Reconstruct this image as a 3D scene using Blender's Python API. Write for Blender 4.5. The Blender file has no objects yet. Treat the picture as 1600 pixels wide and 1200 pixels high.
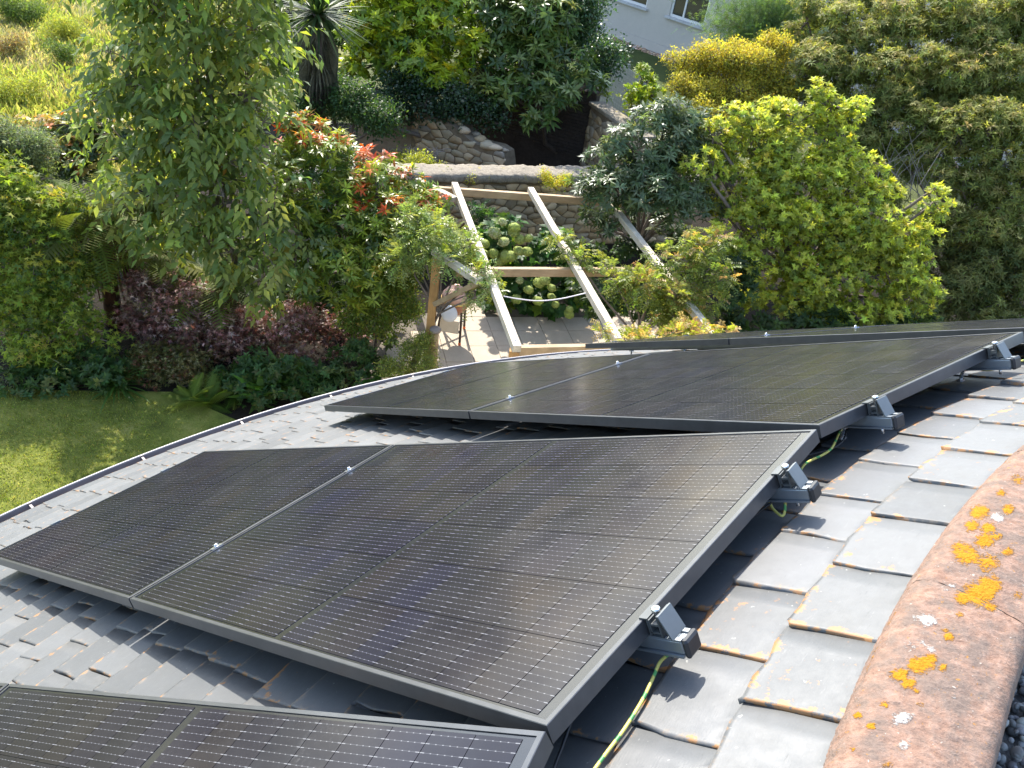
import bpy, bmesh, math, random
import numpy as np
from mathutils import Matrix, Vector

random.seed(7)
RNG = np.random.default_rng(11)
SC = bpy.context.scene
COL = SC.collection

# ------------------------------------------------------------------ camera, sky, sun, exposure
CAM_Z = 7.0472
F_PX = 1252.96                      # focal length in pixels of a 1600 px wide picture
CR = np.array([[0.9857895, 0.0964299, 0.1375510], [0.1679851, -0.5658810, -0.8071925], [0.0, 0.8188284, -0.5740384]])
CAMP = np.array([0.0, 0.0, CAM_Z])
cam_d = bpy.data.cameras.new('camera'); cam = bpy.data.objects.new('camera', cam_d); COL.objects.link(cam)
cam_d.sensor_width = 36.0; cam_d.lens = F_PX / 1600 * 36.0
cam_d.clip_start = 0.02; cam_d.clip_end = 400
mw = Matrix.Identity(4)
for r_ in range(3):
    mw[r_][0] = CR[0][r_]; mw[r_][1] = -CR[1][r_]; mw[r_][2] = -CR[2][r_]; mw[r_][3] = CAMP[r_]
cam.matrix_world = mw
SC.camera = cam

SUN_AZ, SUN_EL = -19.85, 42.4       # degrees, clockwise from +Y
world = bpy.data.worlds.new('World'); SC.world = world; world.use_nodes = True
wn = world.node_tree
sky_n = wn.nodes.new('ShaderNodeTexSky'); sky_n.sky_type = 'NISHITA'; sky_n.sun_disc = False
sky_n.sun_elevation = math.radians(SUN_EL); sky_n.sun_rotation = math.radians(SUN_AZ)
sky_n.air_density = 1.0; sky_n.dust_density = 1.2; sky_n.ozone_density = .5
wn.links.new(sky_n.outputs[0], wn.nodes['Background'].inputs[0])
wn.nodes['Background'].inputs[1].default_value = 0.15
sl = bpy.data.lights.new('sun', 'SUN'); sun = bpy.data.objects.new('sun', sl); COL.objects.link(sun)
sl.energy = 2.9; sl.angle = math.radians(0.53); sl.color = (1.0, 0.95, 0.87)
SD = Vector((math.sin(math.radians(SUN_AZ)) * math.cos(math.radians(SUN_EL)), math.cos(math.radians(SUN_AZ)) * math.cos(math.radians(SUN_EL)), math.sin(math.radians(SUN_EL))))
sun.rotation_euler = SD.to_track_quat('Z', 'Y').to_euler(); sun.location = (0, 0, 30)
SC.view_settings.view_transform = 'Standard'; SC.view_settings.look = 'None'
SC.view_settings.gamma = 1.0; SC.view_settings.use_curve_mapping = False
SC.view_settings.exposure = 1.95
SC.render.engine = 'CYCLES'
SC.cycles.max_bounces = 9; SC.cycles.diffuse_bounces = 5; SC.cycles.glossy_bounces = 3
SC.cycles.transmission_bounces = 4; SC.cycles.transparent_max_bounces = 4
SC.cycles.caustics_reflective = False; SC.cycles.caustics_refractive = False


def ray(x, y):
    return CR.T @ np.array([(x - 800) / F_PX, (y - 600) / F_PX, 1.0])


def at(x, y, Y=None, z=None):
    """the point of the place seen at x, y of the 1600 px photograph, at a forward distance Y or a height z"""
    r = ray(x, y)
    s = Y / r[1] if Y is not None else (z - CAM_Z) / r[2]
    return CAMP + s * r


def proj(P):
    c = (np.asarray(P) - CAMP) @ CR.T
    return 800 + F_PX * c[..., 0] / c[..., 2], 600 + F_PX * c[..., 1] / c[..., 2], c[..., 2]


# ------------------------------------------------------------------ object helpers
def tag(o, label=None, cat=None, group=None, kind=None):
    if label: o['label'] = label
    if cat: o['category'] = cat
    if group: o['group'] = group
    if kind: o['kind'] = kind
    return o


def empty(name, loc, label=None, cat=None, group=None, mat=None):
    o = bpy.data.objects.new(name, None); COL.objects.link(o)
    o.empty_display_size = 0.1
    if mat is not None: o.matrix_world = mat
    else: o.location = loc
    return tag(o, label, cat, group)


def link(name, me, parent=None, loc=None):
    o = bpy.data.objects.new(name, me); COL.objects.link(o)
    if parent is not None: o.parent = parent
    if loc is not None: o.location = loc
    return o


class MB:
    """collects verts and faces, then links them as one mesh object"""
    def __init__(s): s.v = []; s.f = []
    def add(s, vs, fs):
        n = len(s.v); s.v.extend([tuple(map(float, p)) for p in vs]); s.f.extend([tuple(i + n for i in f) for f in fs]); return s
    def box(s, lo, hi, M=None, bev=0.0):
        x0, y0, z0 = lo; x1, y1, z1 = hi
        if bev <= 0:
            vs = [(x0, y0, z0), (x1, y0, z0), (x1, y1, z0), (x0, y1, z0), (x0, y0, z1), (x1, y0, z1), (x1, y1, z1), (x0, y1, z1)]
            fs = [(0, 3, 2, 1), (4, 5, 6, 7), (0, 1, 5, 4), (1, 2, 6, 5), (2, 3, 7, 6), (3, 0, 4, 7)]
        else:
            b = bev
            def ring(z, i): return [(x0 + i, y0 + b, z), (x0 + b, y0 + i, z), (x1 - b, y0 + i, z), (x1 - i, y0 + b, z), (x1 - i, y1 - b, z), (x1 - b, y1 - i, z), (x0 + b, y1 - i, z), (x0 + i, y1 - b, z)]
            vs = ring(z0, b * .6) + ring(z0 + b, 0) + ring(z1 - b, 0) + ring(z1, b * .6)
            fs = [tuple(range(7, -1, -1)), tuple(range(24, 32))]
            for k in range(3):
                for i in range(8):
                    j = (i + 1) % 8
                    fs.append((k * 8 + i, k * 8 + j, k * 8 + 8 + j, k * 8 + 8 + i))
        if M is not None: vs = [tuple(M @ Vector(p)) for p in vs]
        return s.add(vs, fs)
    def beam(s, a, b, w, h, up=(0, 0, 1), bev=0.0):
        a = Vector(a); b = Vector(b); d = (b - a); L = d.length; d.normalize()
        y = Vector(up).cross(d).normalized(); z = d.cross(y)
        M = Matrix(((d.x, y.x, z.x, a.x), (d.y, y.y, z.y, a.y), (d.z, y.z, z.z, a.z), (0, 0, 0, 1)))
        return s.box((0, -w / 2, -h / 2), (L, w / 2, h / 2), M, bev)
    def tube(s, pts, rad, n=8, caps=True):
        pts = [Vector(p) for p in pts]
        if not hasattr(rad, '__len__'): rad = [rad] * len(pts)
        base = len(s.v); ref = None
        for i, p in enumerate(pts):
            d = (pts[min(i + 1, len(pts) - 1)] - pts[max(i - 1, 0)]).normalized()
            if ref is None:
                ref = Vector((0, 0, 1)) if abs(d.z) < .9 else Vector((1, 0, 0))
            x = (ref - d * ref.dot(d)).normalized(); y = d.cross(x); ref = x
            for k in range(n):
                a = 2 * math.pi * k / n
                s.v.append(tuple(p + (x * math.cos(a) + y * math.sin(a)) * rad[i]))
        for i in range(len(pts) - 1):
            for k in range(n):
                j = (k + 1) % n
                s.f.append((base + i * n + k, base + i * n + j, base + i * n + n + j, base + i * n + n + k))
        if caps:
            s.f.append(tuple(base + k for k in range(n - 1, -1, -1)))
            s.f.append(tuple(base + (len(pts) - 1) * n + k for k in range(n)))
        return s
    def lathe(s, prof, n=20, M=None):
        base = len(s.v)
        for r, z in prof:
            for k in range(n):
                a = 2 * math.pi * k / n
                p = Vector((r * math.cos(a), r * math.sin(a), z))
                if M is not None: p = M @ p
                s.v.append(tuple(p))
        for i in range(len(prof) - 1):
            for k in range(n):
                j = (k + 1) % n
                s.f.append((base + i * n + k, base + i * n + j, base + i * n + n + j, base + i * n + n + k))
        s.f.append(tuple(base + k for k in range(n - 1, -1, -1)))
        s.f.append(tuple(base + (len(prof) - 1) * n + k for k in range(n)))
        return s
    def mesh(s, name, mat, smooth=False):
        me = bpy.data.meshes.new(name); me.from_pydata(s.v, [], s.f); me.update()
        if mat: me.materials.append(mat)
        if smooth: me.polygons.foreach_set('use_smooth', [True] * len(me.polygons))
        return me
    def build(s, name, mat, parent=None, smooth=False, loc=None):
        if loc is not None: s.v = [(p[0] - loc[0], p[1] - loc[1], p[2] - loc[2]) for p in s.v]
        o = link(name, s.mesh(name, mat, smooth), parent)
        if loc is not None and parent is None: o.location = loc
        return o


def np_mesh(name, V, T, mat, col=None, smooth=False, uv=None):
    """V (n,3), T (m,3) triangles, col (n,4) per vertex colour"""
    me = bpy.data.meshes.new(name)
    V = np.ascontiguousarray(V, dtype=np.float32); T = np.ascontiguousarray(T, dtype=np.int32)
    me.vertices.add(len(V)); me.vertices.foreach_set('co', V.ravel())
    me.loops.add(T.size); me.loops.foreach_set('vertex_index', T.ravel())
    me.polygons.add(len(T)); me.polygons.foreach_set('loop_start', np.arange(0, T.size, 3, dtype=np.int32))
    if smooth: me.polygons.foreach_set('use_smooth', np.ones(len(T), dtype=bool))
    me.update(calc_edges=True)
    if col is not None:
        a = me.color_attributes.new('col', 'FLOAT_COLOR', 'POINT'); a.data.foreach_set('color', np.ascontiguousarray(col, dtype=np.float32).ravel())
    if uv is not None:
        l = me.uv_layers.new(name='UVMap'); l.data.foreach_set('uv', np.ascontiguousarray(uv[T.ravel()], dtype=np.float32).ravel())
    if mat: me.materials.append(mat)
    return me


# ------------------------------------------------------------------ materials
class NT:
    def __init__(s, name):
        s.m = bpy.data.materials.new(name); s.m.use_nodes = True; s.t = s.m.node_tree
        s.b = s.t.nodes['Principled BSDF']; s.out = s.t.nodes['Material Output']
    def n(s, typ, **kw):
        nd = s.t.nodes.new('ShaderNode' + typ)
        for k, v in kw.items():
            if k.startswith('i_'):
                key = k[2:]; nd.inputs[int(key) if key.isdigit() else key.replace('_', ' ')].default_value = v
            else: setattr(nd, k, v)
        return nd
    def l(s, a, b): s.t.links.new(a, b)
    def noise(s, vec, scale, detail=4, rough=.6):
        nd = s.n('TexNoise'); nd.inputs['Scale'].default_value = scale; nd.inputs['Detail'].default_value = detail; nd.inputs['Roughness'].default_value = rough
        if vec is not None: s.l(vec, nd.inputs['Vector'])
        return nd.outputs['Fac']
    def ramp(s, fac, stops, interp='LINEAR'):
        nd = s.n('ValToRGB'); cr = nd.color_ramp; cr.interpolation = interp
        while len(cr.elements) < len(stops): cr.elements.new(.5)
        for e, (p, c) in zip(cr.elements, stops):
            e.position = p; e.color = (*c, 1) if len(c) == 3 else c
        s.l(fac, nd.inputs[0]); return nd.outputs['Color']
    def mix(s, fac, a, b, mode='MIX'):
        nd = s.n('MixRGB', blend_type=mode)
        for i, v in ((0, fac), (1, a), (2, b)):
            if hasattr(v, 'links'): s.l(v, nd.inputs[i])
            else: nd.inputs[i].default_value = v if i == 0 else ((*v, 1) if len(v) == 3 else v)
        return nd.outputs[0]
    def math(s, op, a, b=None, c=None, clamp=False):
        nd = s.n('Math', operation=op, use_clamp=clamp)
        for i, v in enumerate((a, b, c)):
            if v is None: continue
            if hasattr(v, 'links'): s.l(v, nd.inputs[i])
            else: nd.inputs[i].default_value = v
        return nd.outputs[0]
    def pos(s): return s.n('NewGeometry').outputs['Position']
    def obj(s): return s.n('TexCoord').outputs['Object']
    def attr(s, name): return s.n('Attribute', attribute_name=name).outputs['Color']
    def base(s, v):
        if hasattr(v, 'links'): s.l(v, s.b.inputs['Base Color'])
        else: s.b.inputs['Base Color'].default_value = (*v, 1)
    def set(s, **kw):
        for k, v in kw.items():
            k = k.replace('_', ' ')
            if hasattr(v, 'links'): s.l(v, s.b.inputs[k])
            else: s.b.inputs[k].default_value = v
        return s
    def bump(s, h, strength=.3, dist=.01):
        nd = s.n('Bump'); nd.inputs['Strength'].default_value = strength; nd.inputs['Distance'].default_value = dist
        s.l(h, nd.inputs['Height']); s.l(nd.outputs[0], s.b.inputs['Normal'])


def mat_plain(name, col, rough=.5, metal=0.0, var=.12, scale=30, bump=0.0, spec=.5):
    m = NT(name); p = m.pos()
    n1 = m.noise(p, scale, 5); n2 = m.noise(p, scale * .13, 3)
    f = m.math('ADD', m.math('MULTIPLY', n1, .6), m.math('MULTIPLY', n2, .6))
    c0 = tuple(x * (1 - var * 2) for x in col); c1 = tuple(min(1, x * (1 + var * 2)) for x in col)
    m.base(m.ramp(f, [(.35, c0), (.85, c1)])); m.set(Roughness=rough, Metallic=metal)
    m.b.inputs['Specular IOR Level'].default_value = spec
    if bump: m.bump(n1, bump, .004)
    return m.m


def mat_leaf(name, rough=.45, trans=.52, spec=.3, tint=(1.35, 1.35, .55)):
    m = NT(name); c = m.attr('col'); p = m.pos()
    c2 = m.mix(m.math('MULTIPLY', m.noise(p, 60, 2), .5), c, m.mix(1.0, c, (.8, .8, .8), 'MULTIPLY'))
    m.base(c2); m.set(Roughness=rough); m.b.inputs['Specular IOR Level'].default_value = spec
    tr = m.n('BsdfTranslucent'); m.l(m.mix(1.0, c2, tint, 'MULTIPLY'), tr.inputs['Color'])
    mx = m.n('MixShader'); mx.inputs[0].default_value = trans
    m.l(m.b.outputs[0], mx.inputs[1]); m.l(tr.outputs[0], mx.inputs[2]); m.l(mx.outputs[0], m.out.inputs['Surface'])
    return m.m


LEAF = mat_leaf('leaf'); LEAF_GLOSSY = mat_leaf('glossy_leaf', .34, .42, .42); LEAF_SOFT = mat_leaf('soft_leaf', .6, .5, .2)
LEAF_RED = mat_leaf('red_leaf', .45, .35, .4, (1.2, .8, .6)); PETAL = mat_leaf('petal', .7, .3, .2, (1, 1, .8))
BARK = mat_plain('bark', (.075, .055, .04), .9, var=.3, scale=40, bump=.6)
TWIG = mat_plain('twig', (.14, .11, .085), .9, var=.25, scale=60)
DEADTWIG = mat_plain('dead_twig', (.2, .17, .14), .9, var=.25, scale=60)
FERNTRUNK = mat_plain('fern_trunk', (.115, .05, .025), 1.0, var=.45, scale=90, bump=.8)


def mat_slate():
    m = NT('slate'); p = m.pos(); uv = m.n('UVMap').outputs[0]
    col = m.attr('col')                                   # r: tone of this slate, g: lichen amount
    sep = m.n('SeparateColor'); m.l(col, sep.inputs[0])
    suv = m.n('SeparateXYZ'); m.l(uv, suv.inputs[0])      # x: near -> far edge, y: head -> tail
    big = m.noise(p, 9, 5); fine = m.noise(p, 120, 5); mid = m.noise(p, 34, 5, .65)
    mp = m.n('Mapping'); mp.inputs['Scale'].default_value = (3, 30, 1); m.l(uv, mp.inputs[0])
    grain = m.noise(mp.outputs[0], 2.2, 6, .7)
    tone = m.math('ADD', m.math('MULTIPLY', sep.outputs[0], .65), m.math('MULTIPLY', big, .35))
    c = m.ramp(tone, [(.15, (.060, .063, .063)), (.5, (.085, .088, .087)), (.85, (.110, .112, .110))])
    c = m.mix(m.math('MULTIPLY', grain, .3), c, (.125, .13, .13))
    c = m.mix(m.ramp(m.noise(p, 17, 6, .7), [(.58, (0, 0, 0)), (.72, (.55, .55, .55))]), c, (.12, .12, .115))
    # dirt and lichen that grow along the edges of a slate
    e1 = m.math('SUBTRACT', 1.0, m.math('DIVIDE', suv.outputs[0], .16), clamp=True)
    e2 = m.math('SUBTRACT', 1.0, m.math('DIVIDE', m.math('SUBTRACT', 1.0, suv.outputs[1]), .16), clamp=True)
    e = m.math('MAXIMUM', e1, e2)
    dirt = m.math('MULTIPLY', m.ramp(m.math('ADD', mid, m.math('MULTIPLY', e, .22)), [(.66, (0, 0, 0)), (.78, (1, 1, 1))]), m.math('MULTIPLY', e, 1.0))
    c = m.mix(m.math('MULTIPLY', dirt, .6), c, (.21, .17, .125))
    lich = m.ramp(m.math('ADD', m.math('ADD', mid, m.math('MULTIPLY', e, .19)), m.math('ADD', m.math('MULTIPLY', m.math('SUBTRACT', m.noise(p, 8, 3), .5), .34), m.math('MULTIPLY', m.math('SUBTRACT', sep.outputs[1], .55), .1))), [(.705, (0, 0, 0)), (.755, (.9, .9, .9))])
    c = m.mix(lich, c, m.mix(fine, (.34, .125, .015), (.28, .17, .08)))
    mp2 = m.n('Mapping'); mp2.inputs['Scale'].default_value = (1.2, 14, 1); mp2.inputs['Rotation'].default_value = (0, 0, .25); m.l(uv, mp2.inputs[0])
    addv = m.n('VectorMath', operation='ADD'); m.l(mp2.outputs[0], addv.inputs[0]); m.l(m.mix(1.0, p, (9, 9, 9), 'MULTIPLY'), addv.inputs[1])
    scr = m.noise(addv.outputs[0], 1.6, 8, .75)
    c = m.mix(m.ramp(scr, [(.60, (0, 0, 0)), (.68, (.5, .5, .5))]), c, (.15, .15, .147))
    c = m.mix(m.ramp(scr, [(.30, (.55, .55, .55)), (.38, (0, 0, 0))]), c, (.036, .038, .038))
    c = m.mix(m.ramp(m.noise(p, 6, 7, .7), [(.50, (0, 0, 0)), (.75, (.45, .45, .45))]), c, (.075, .073, .064))
    spots = m.ramp(m.noise(p, 75, 2, .5), [(.735, (0, 0, 0)), (.76, (1, 1, 1))])
    c = m.mix(m.math('MULTIPLY', spots, .6), c, (.34, .34, .31))
    m.base(c); m.set(Roughness=m.ramp(mid, [(.3, (.5,) * 3), (.8, (.68,) * 3)])); m.b.inputs['Specular IOR Level'].default_value = .5
    m.bump(m.math('ADD', m.math('MULTIPLY', grain, .8), m.math('ADD', m.math('MULTIPLY', big, 1.2), m.math('MULTIPLY', fine, .25))), .2, .005)
    return m.m


def mat_cell():
    m = NT('solar_cell'); o = m.obj(); s = m.n('SeparateXYZ'); m.l(o, s.inputs[0])
    x, y = s.outputs[0], s.outputs[1]
    rnd = m.n('ObjectInfo').outputs['Random']
    per = .0182
    fy = m.math('ABSOLUTE', m.math('SUBTRACT', m.math('FRACT', m.math('DIVIDE', m.math('ADD', y, .091), per)), .5))
    wire = m.math('LESS_THAN', fy, .019)
    padw = m.math('LESS_THAN', fy, .042)
    fx = m.math('ABSOLUTE', m.math('SUBTRACT', m.math('FRACT', m.math('DIVIDE', m.math('ADD', x, .0455), .0152)), .5))
    pad = m.math('MULTIPLY', padw, m.math('LESS_THAN', fx, .09))
    endp = m.math('MULTIPLY', padw, m.math('GREATER_THAN', m.math('ABSOLUTE', x), .0365))
    bright = m.math('MAXIMUM', pad, endp)
    pz = m.pos()
    c = m.ramp(rnd, [(0, (.010, .010, .016)), (.35, (.014, .013, .0165)), (.6, (.011, .0115, .016)), (.8, (.016, .014, .016)), (1, (.012, .012, .021))])
    dust = m.ramp(m.noise(pz, 5, 6, .7), [(.4, (0, 0, 0)), (.8, (.10, .10, .10))])
    c = m.mix(dust, c, (.09, .093, .097))
    c = m.mix(m.math('MULTIPLY', wire, .34), c, (.18, .185, .195))
    c = m.mix(m.math('MULTIPLY', bright, .5), c, (.30, .305, .315))
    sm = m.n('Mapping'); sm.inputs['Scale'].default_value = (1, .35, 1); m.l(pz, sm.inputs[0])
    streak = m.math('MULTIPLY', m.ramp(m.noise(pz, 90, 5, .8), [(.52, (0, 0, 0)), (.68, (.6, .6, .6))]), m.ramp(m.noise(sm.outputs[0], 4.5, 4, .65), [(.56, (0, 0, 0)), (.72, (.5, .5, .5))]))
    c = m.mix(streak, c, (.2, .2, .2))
    m.base(c)
    m.set(Roughness=m.ramp(m.noise(pz, 9, 4), [(.3, (.13,) * 3), (.75, (.24,) * 3)])); m.b.inputs['IOR'].default_value = 1.28
    m.b.inputs['Specular IOR Level'].default_value = .5; m.b.inputs['Specular Tint'].default_value = (.92, .87, 1.0, 1)   # bluish anti-reflection coating
    return m.m


def mat_coping():
    m = NT('terracotta_coping'); p = m.pos(); c = m.attr('col'); a = m.n('Attribute', attribute_name='lichen').outputs['Color']
    sep = m.n('SeparateColor'); m.l(a, sep.inputs[0])
    n1 = m.noise(p, 55, 8, .72); n2 = m.noise(p, 210, 4, .6); n3 = m.noise(p, 24, 6, .65)
    b = m.ramp(n1, [(.3, (.15, .088, .063)), (.5, (.24, .15, .108)), (.72, (.30, .21, .165))])
    b = m.mix(m.ramp(n3, [(.42, (0, 0, 0)), (.60, (.85, .85, .85))]), b, m.mix(n2, (.085, .066, .055), (.21, .16, .13)))
    b = m.mix(m.ramp(m.noise(p, 130, 3, .5), [(.70, (0, 0, 0)), (.74, (.7, .7, .7))]), b, (.40, .36, .31))
    wht = m.ramp(m.math('ADD', m.math('ADD', m.math('MULTIPLY', n1, .55), m.math('MULTIPLY', n2, .35)), m.math('MULTIPLY', sep.outputs[1], .42)), [(.68, (0, 0, 0)), (.76, (.9, .9, .9))])
    b = m.mix(wht, b, m.mix(n2, (.33, .31, .28), (.52, .50, .46)))
    yel = m.ramp(m.math('ADD', m.math('ADD', m.math('MULTIPLY', n1, .5), m.math('MULTIPLY', n2, .34)), m.math('MULTIPLY', sep.outputs[0], .5)), [(.67, (0, 0, 0)), (.76, (1, 1, 1))])
    b = m.mix(m.ramp(m.noise(p, 95, 4, .7), [(.64, (0, 0, 0)), (.70, (.8, .8, .8))]), b, (.34, .16, .03))
    b = m.mix(yel, b, m.mix(m.noise(p, 150, 5, .8), (.25, .075, .003), (.52, .26, .012)))
    m.base(b); m.set(Roughness=.92); m.b.inputs['Specular IOR Level'].default_value = .2
    m.bump(m.math('ADD', m.math('ADD', n1, m.math('MULTIPLY', n2, .5)), m.math('MULTIPLY', m.math('ADD', yel, wht), m.math('ADD', .25, n2))), .7, .006)
    return m.m


def mat_wood(name, c0, c1, rough=.75, grey=0.0):
    m = NT(name); o = m.obj(); mp = m.n('Mapping'); mp.inputs['Scale'].default_value = (2.5, 26, 26); m.l(o, mp.inputs[0])
    g = m.noise(mp.outputs[0], 2.0, 7, .7); st = m.noise(o, 3.5, 4)
    c = m.ramp(g, [(.3, c0), (.7, c1)])
    c = m.mix(m.ramp(st, [(.45, (0, 0, 0)), (.7, (.5, .5, .5))]), c, tuple(x * .6 for x in c0))
    m.base(c); m.set(Roughness=rough); m.bump(g, .4, .004); return m.m


def mat_ground(name, stops, scale=3.0, fine=60, bump=.5, bdist=.02):
    m = NT(name); p = m.pos()
    a = m.noise(p, scale, 6, .65); b = m.noise(p, fine, 4, .6)
    c = m.ramp(m.math('ADD', m.math('MULTIPLY', a, .72), m.math('MULTIPLY', b, .28)), stops)
    m.base(c); m.set(Roughness=.95); m.b.inputs['Specular IOR Level'].default_value = .15; m.bump(b, bump, bdist); return m.m


M_SLATE = mat_slate(); M_CELL = mat_cell(); M_COPING = mat_coping()
M_FRAME = mat_plain('anodised_frame', (.085, .088, .092), .33, .5, var=.12, scale=25)
M_BACK = mat_plain('panel_backing', (.014, .015, .018), .2, 0, var=.15, scale=10)
M_ALU = mat_plain('aluminium', (.30, .33, .355), .38, .7, var=.08, scale=20)
M_CLAMP = mat_plain('grey_clamp', (.09, .098, .10), .45, .5, var=.1, scale=30)
M_STEEL = mat_plain('steel', (.72, .72, .72), .25, .9, var=.08)
M_BLACK = mat_plain('black_plastic', (.018, .019, .021), .45, var=.15)
M_GUTTER = mat_plain('gutter', (.2, .17, .165), .5, var=.12, scale=12)
M_GUTTER_IN = mat_plain('bitumen', (.03, .028, .028), .9, var=.3)
M_RENDER = mat_plain('cream_render', (.62, .6, .55), .9, var=.05, scale=40, bump=.2)
M_HOUSE = mat_plain('grey_render', (.43, .395, .35), .9, var=.03, scale=30, bump=.15)
M_PEBBLE = NT('pebble'); M_PEBBLE.base(M_PEBBLE.mix(M_PEBBLE.noise(M_PEBBLE.pos(), 160, 4), M_PEBBLE.attr('col'), M_PEBBLE.mix(1.0, M_PEBBLE.attr('col'), (.6, .6, .6), 'MULTIPLY'))); M_PEBBLE.set(Roughness=.75); M_PEBBLE = M_PEBBLE.m
_b = NT('gravel_bed'); _v = _b.n('TexVoronoi'); _v.inputs['Scale'].default_value = 75; _b.l(_b.pos(), _v.inputs['Vector'])
_sv = _b.n('SeparateColor'); _b.l(_v.outputs['Color'], _sv.inputs[0])
_b.base(_b.ramp(_sv.outputs[0], [(0, (.035, .035, .034)), (1, (.12, .117, .11))])); _b.set(Roughness=.8)
_b.bump(_b.math('SUBTRACT', 1.0, _v.outputs['Distance']), 1.0, .008); M_BED = _b.m
M_WOOD_TOP = mat_wood('weathered_timber', (.40, .335, .235), (.58, .51, .39))
M_WOOD_POST = mat_wood('treated_timber', (.32, .165, .05), (.46, .26, .09))
M_WOOD_PALE = mat_wood('pale_timber', (.32, .21, .105), (.48, .34, .19))
M_FENCE = mat_wood('grey_fence_board', (.18, .185, .16), (.30, .30, .26), .9)
M_SLAB = mat_plain('paving', (.38, .315, .235), .85, var=.06, scale=50, bump=.15)
M_JOINT = mat_plain('paving_joint', (.12, .1, .075), .95, var=.2)
M_STONE = NT('rubble_stone'); _p = M_STONE.pos()
_c = M_STONE.mix(M_STONE.noise(_p, 22, 6, .7), M_STONE.mix(1.0, M_STONE.attr('col'), (.62, .6, .58), 'MULTIPLY'), M_STONE.attr('col'))
_c = M_STONE.mix(M_STONE.ramp(M_STONE.noise(_p, 9, 5, .7), [(.56, (0, 0, 0)), (.68, (.6, .6, .6))]), _c, (.33, .29, .2))
M_STONE.base(_c); M_STONE.set(Roughness=.95); M_STONE.bump(M_STONE.noise(_p, 45, 6, .7), .8, .015); M_STONE = M_STONE.m
M_MORTAR = mat_ground('mortar', [(.3, (.12, .09, .06)), (.7, (.24, .19, .13))], 9, 80, .7)
M_CAP = NT('concrete_coping'); _p = M_CAP.pos()
_c = M_CAP.ramp(M_CAP.noise(_p, 14, 7, .75), [(.32, (.14, .115, .085)), (.5, (.24, .205, .155)), (.75, (.31, .27, .21))])
_c = M_CAP.mix(M_CAP.ramp(M_CAP.noise(_p, 34, 5, .75), [(.57, (0, 0, 0)), (.64, (.9, .9, .9))]), _c, (.09, .085, .06))
_c = M_CAP.mix(M_CAP.ramp(M_CAP.noise(_p, 4.5, 5, .65), [(.62, (0, 0, 0)), (.70, (.8, .8, .8))]), _c, (.36, .28, .05))
M_CAP.base(_c); M_CAP.set(Roughness=.95); M_CAP.bump(M_CAP.noise(_p, 40, 7, .7), .8, .02); M_CAP = M_CAP.m
M_SOIL = mat_ground('soil', [(.3, (.010, .008, .006)), (.6, (.022, .017, .011)), (.8, (.045, .033, .021))], 2.5, 45, .8, .04)
M_LAWN = mat_ground('mossy_lawn', [(.34, (.08, .09, .02)), (.47, (.145, .17, .03)), (.58, (.22, .225, .05)), (.72, (.33, .30, .10))], 2.6, 70, .9, .03)
M_MEADOW = mat_ground('meadow_soil', [(.3, (.10, .115, .03)), (.55, (.18, .175, .06)), (.75, (.24, .20, .11))], 1.3, 30, .6, .05)
M_LAWN2 = mat_ground('shaded_lawn', [(.3, (.035, .05, .012)), (.7, (.06, .08, .02))], 1.5, 60, .6, .03)
M_GLASS = NT('window_glass'); M_GLASS.base((.02, .025, .028)); M_GLASS.set(Roughness=.05, Metallic=0.0); M_GLASS.b.inputs['Specular IOR Level'].default_value = .8; M_GLASS = M_GLASS.m
M_WHITE = mat_plain('white_paint', (.6, .59, .57), .5, var=.03)
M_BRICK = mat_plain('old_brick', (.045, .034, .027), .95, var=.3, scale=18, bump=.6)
M_EARTH = NT('earth_wire_sheath')
_o = M_EARTH.obj(); _w = M_EARTH.n('TexWave', wave_type='BANDS', bands_direction='DIAGONAL'); _w.inputs['Scale'].default_value = 9; M_EARTH.l(_o, _w.inputs['Vector'])
M_EARTH.base(M_EARTH.ramp(_w.outputs['Fac'], [(.8, (.55, .50, .12)), (.9, (.08, .30, .08))])); M_EARTH.set(Roughness=.45); M_EARTH = M_EARTH.m
M_TERRA = mat_plain('terracotta_glaze', (.42, .17, .085), .4, var=.12, scale=14)
M_BRASS = mat_plain('brass_band', (.62, .40, .14), .3, .8, var=.1)
M_CANVAS = mat_plain('canvas', (.62, .55, .43), .9, var=.05, scale=90)
M_LEATHER = mat_plain('brown_leg', (.05, .03, .024), .5, var=.2)
M_ROPE = mat_plain('rope', (.72, .66, .62), .8, var=.1)
M_ORANGE = mat_plain('orange_rubber', (.75, .16, .04), .6, var=.1)

# ------------------------------------------------------------------ the setting: ground, lawns
def sheet(name, pts, mat, z, sub=0, amp=0.0, label=None):
    bm = bmesh.new(); vs = [bm.verts.new((p[0], p[1], z)) for p in pts]; bm.faces.new(vs)
    if sub:
        bmesh.ops.triangulate(bm, faces=bm.faces[:]); bmesh.ops.subdivide_edges(bm, edges=bm.edges[:], cuts=sub, use_grid_fill=True)
        for v in bm.verts: v.co.z += amp * (math.sin(v.co.x * 1.7 + v.co.y) + math.sin(v.co.y * 2.3 - v.co.x * .7)) * .5
    me = bpy.data.meshes.new(name); bm.to_mesh(me); bm.free(); me.materials.append(mat)
    return tag(link(name, me), kind='structure')


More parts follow.
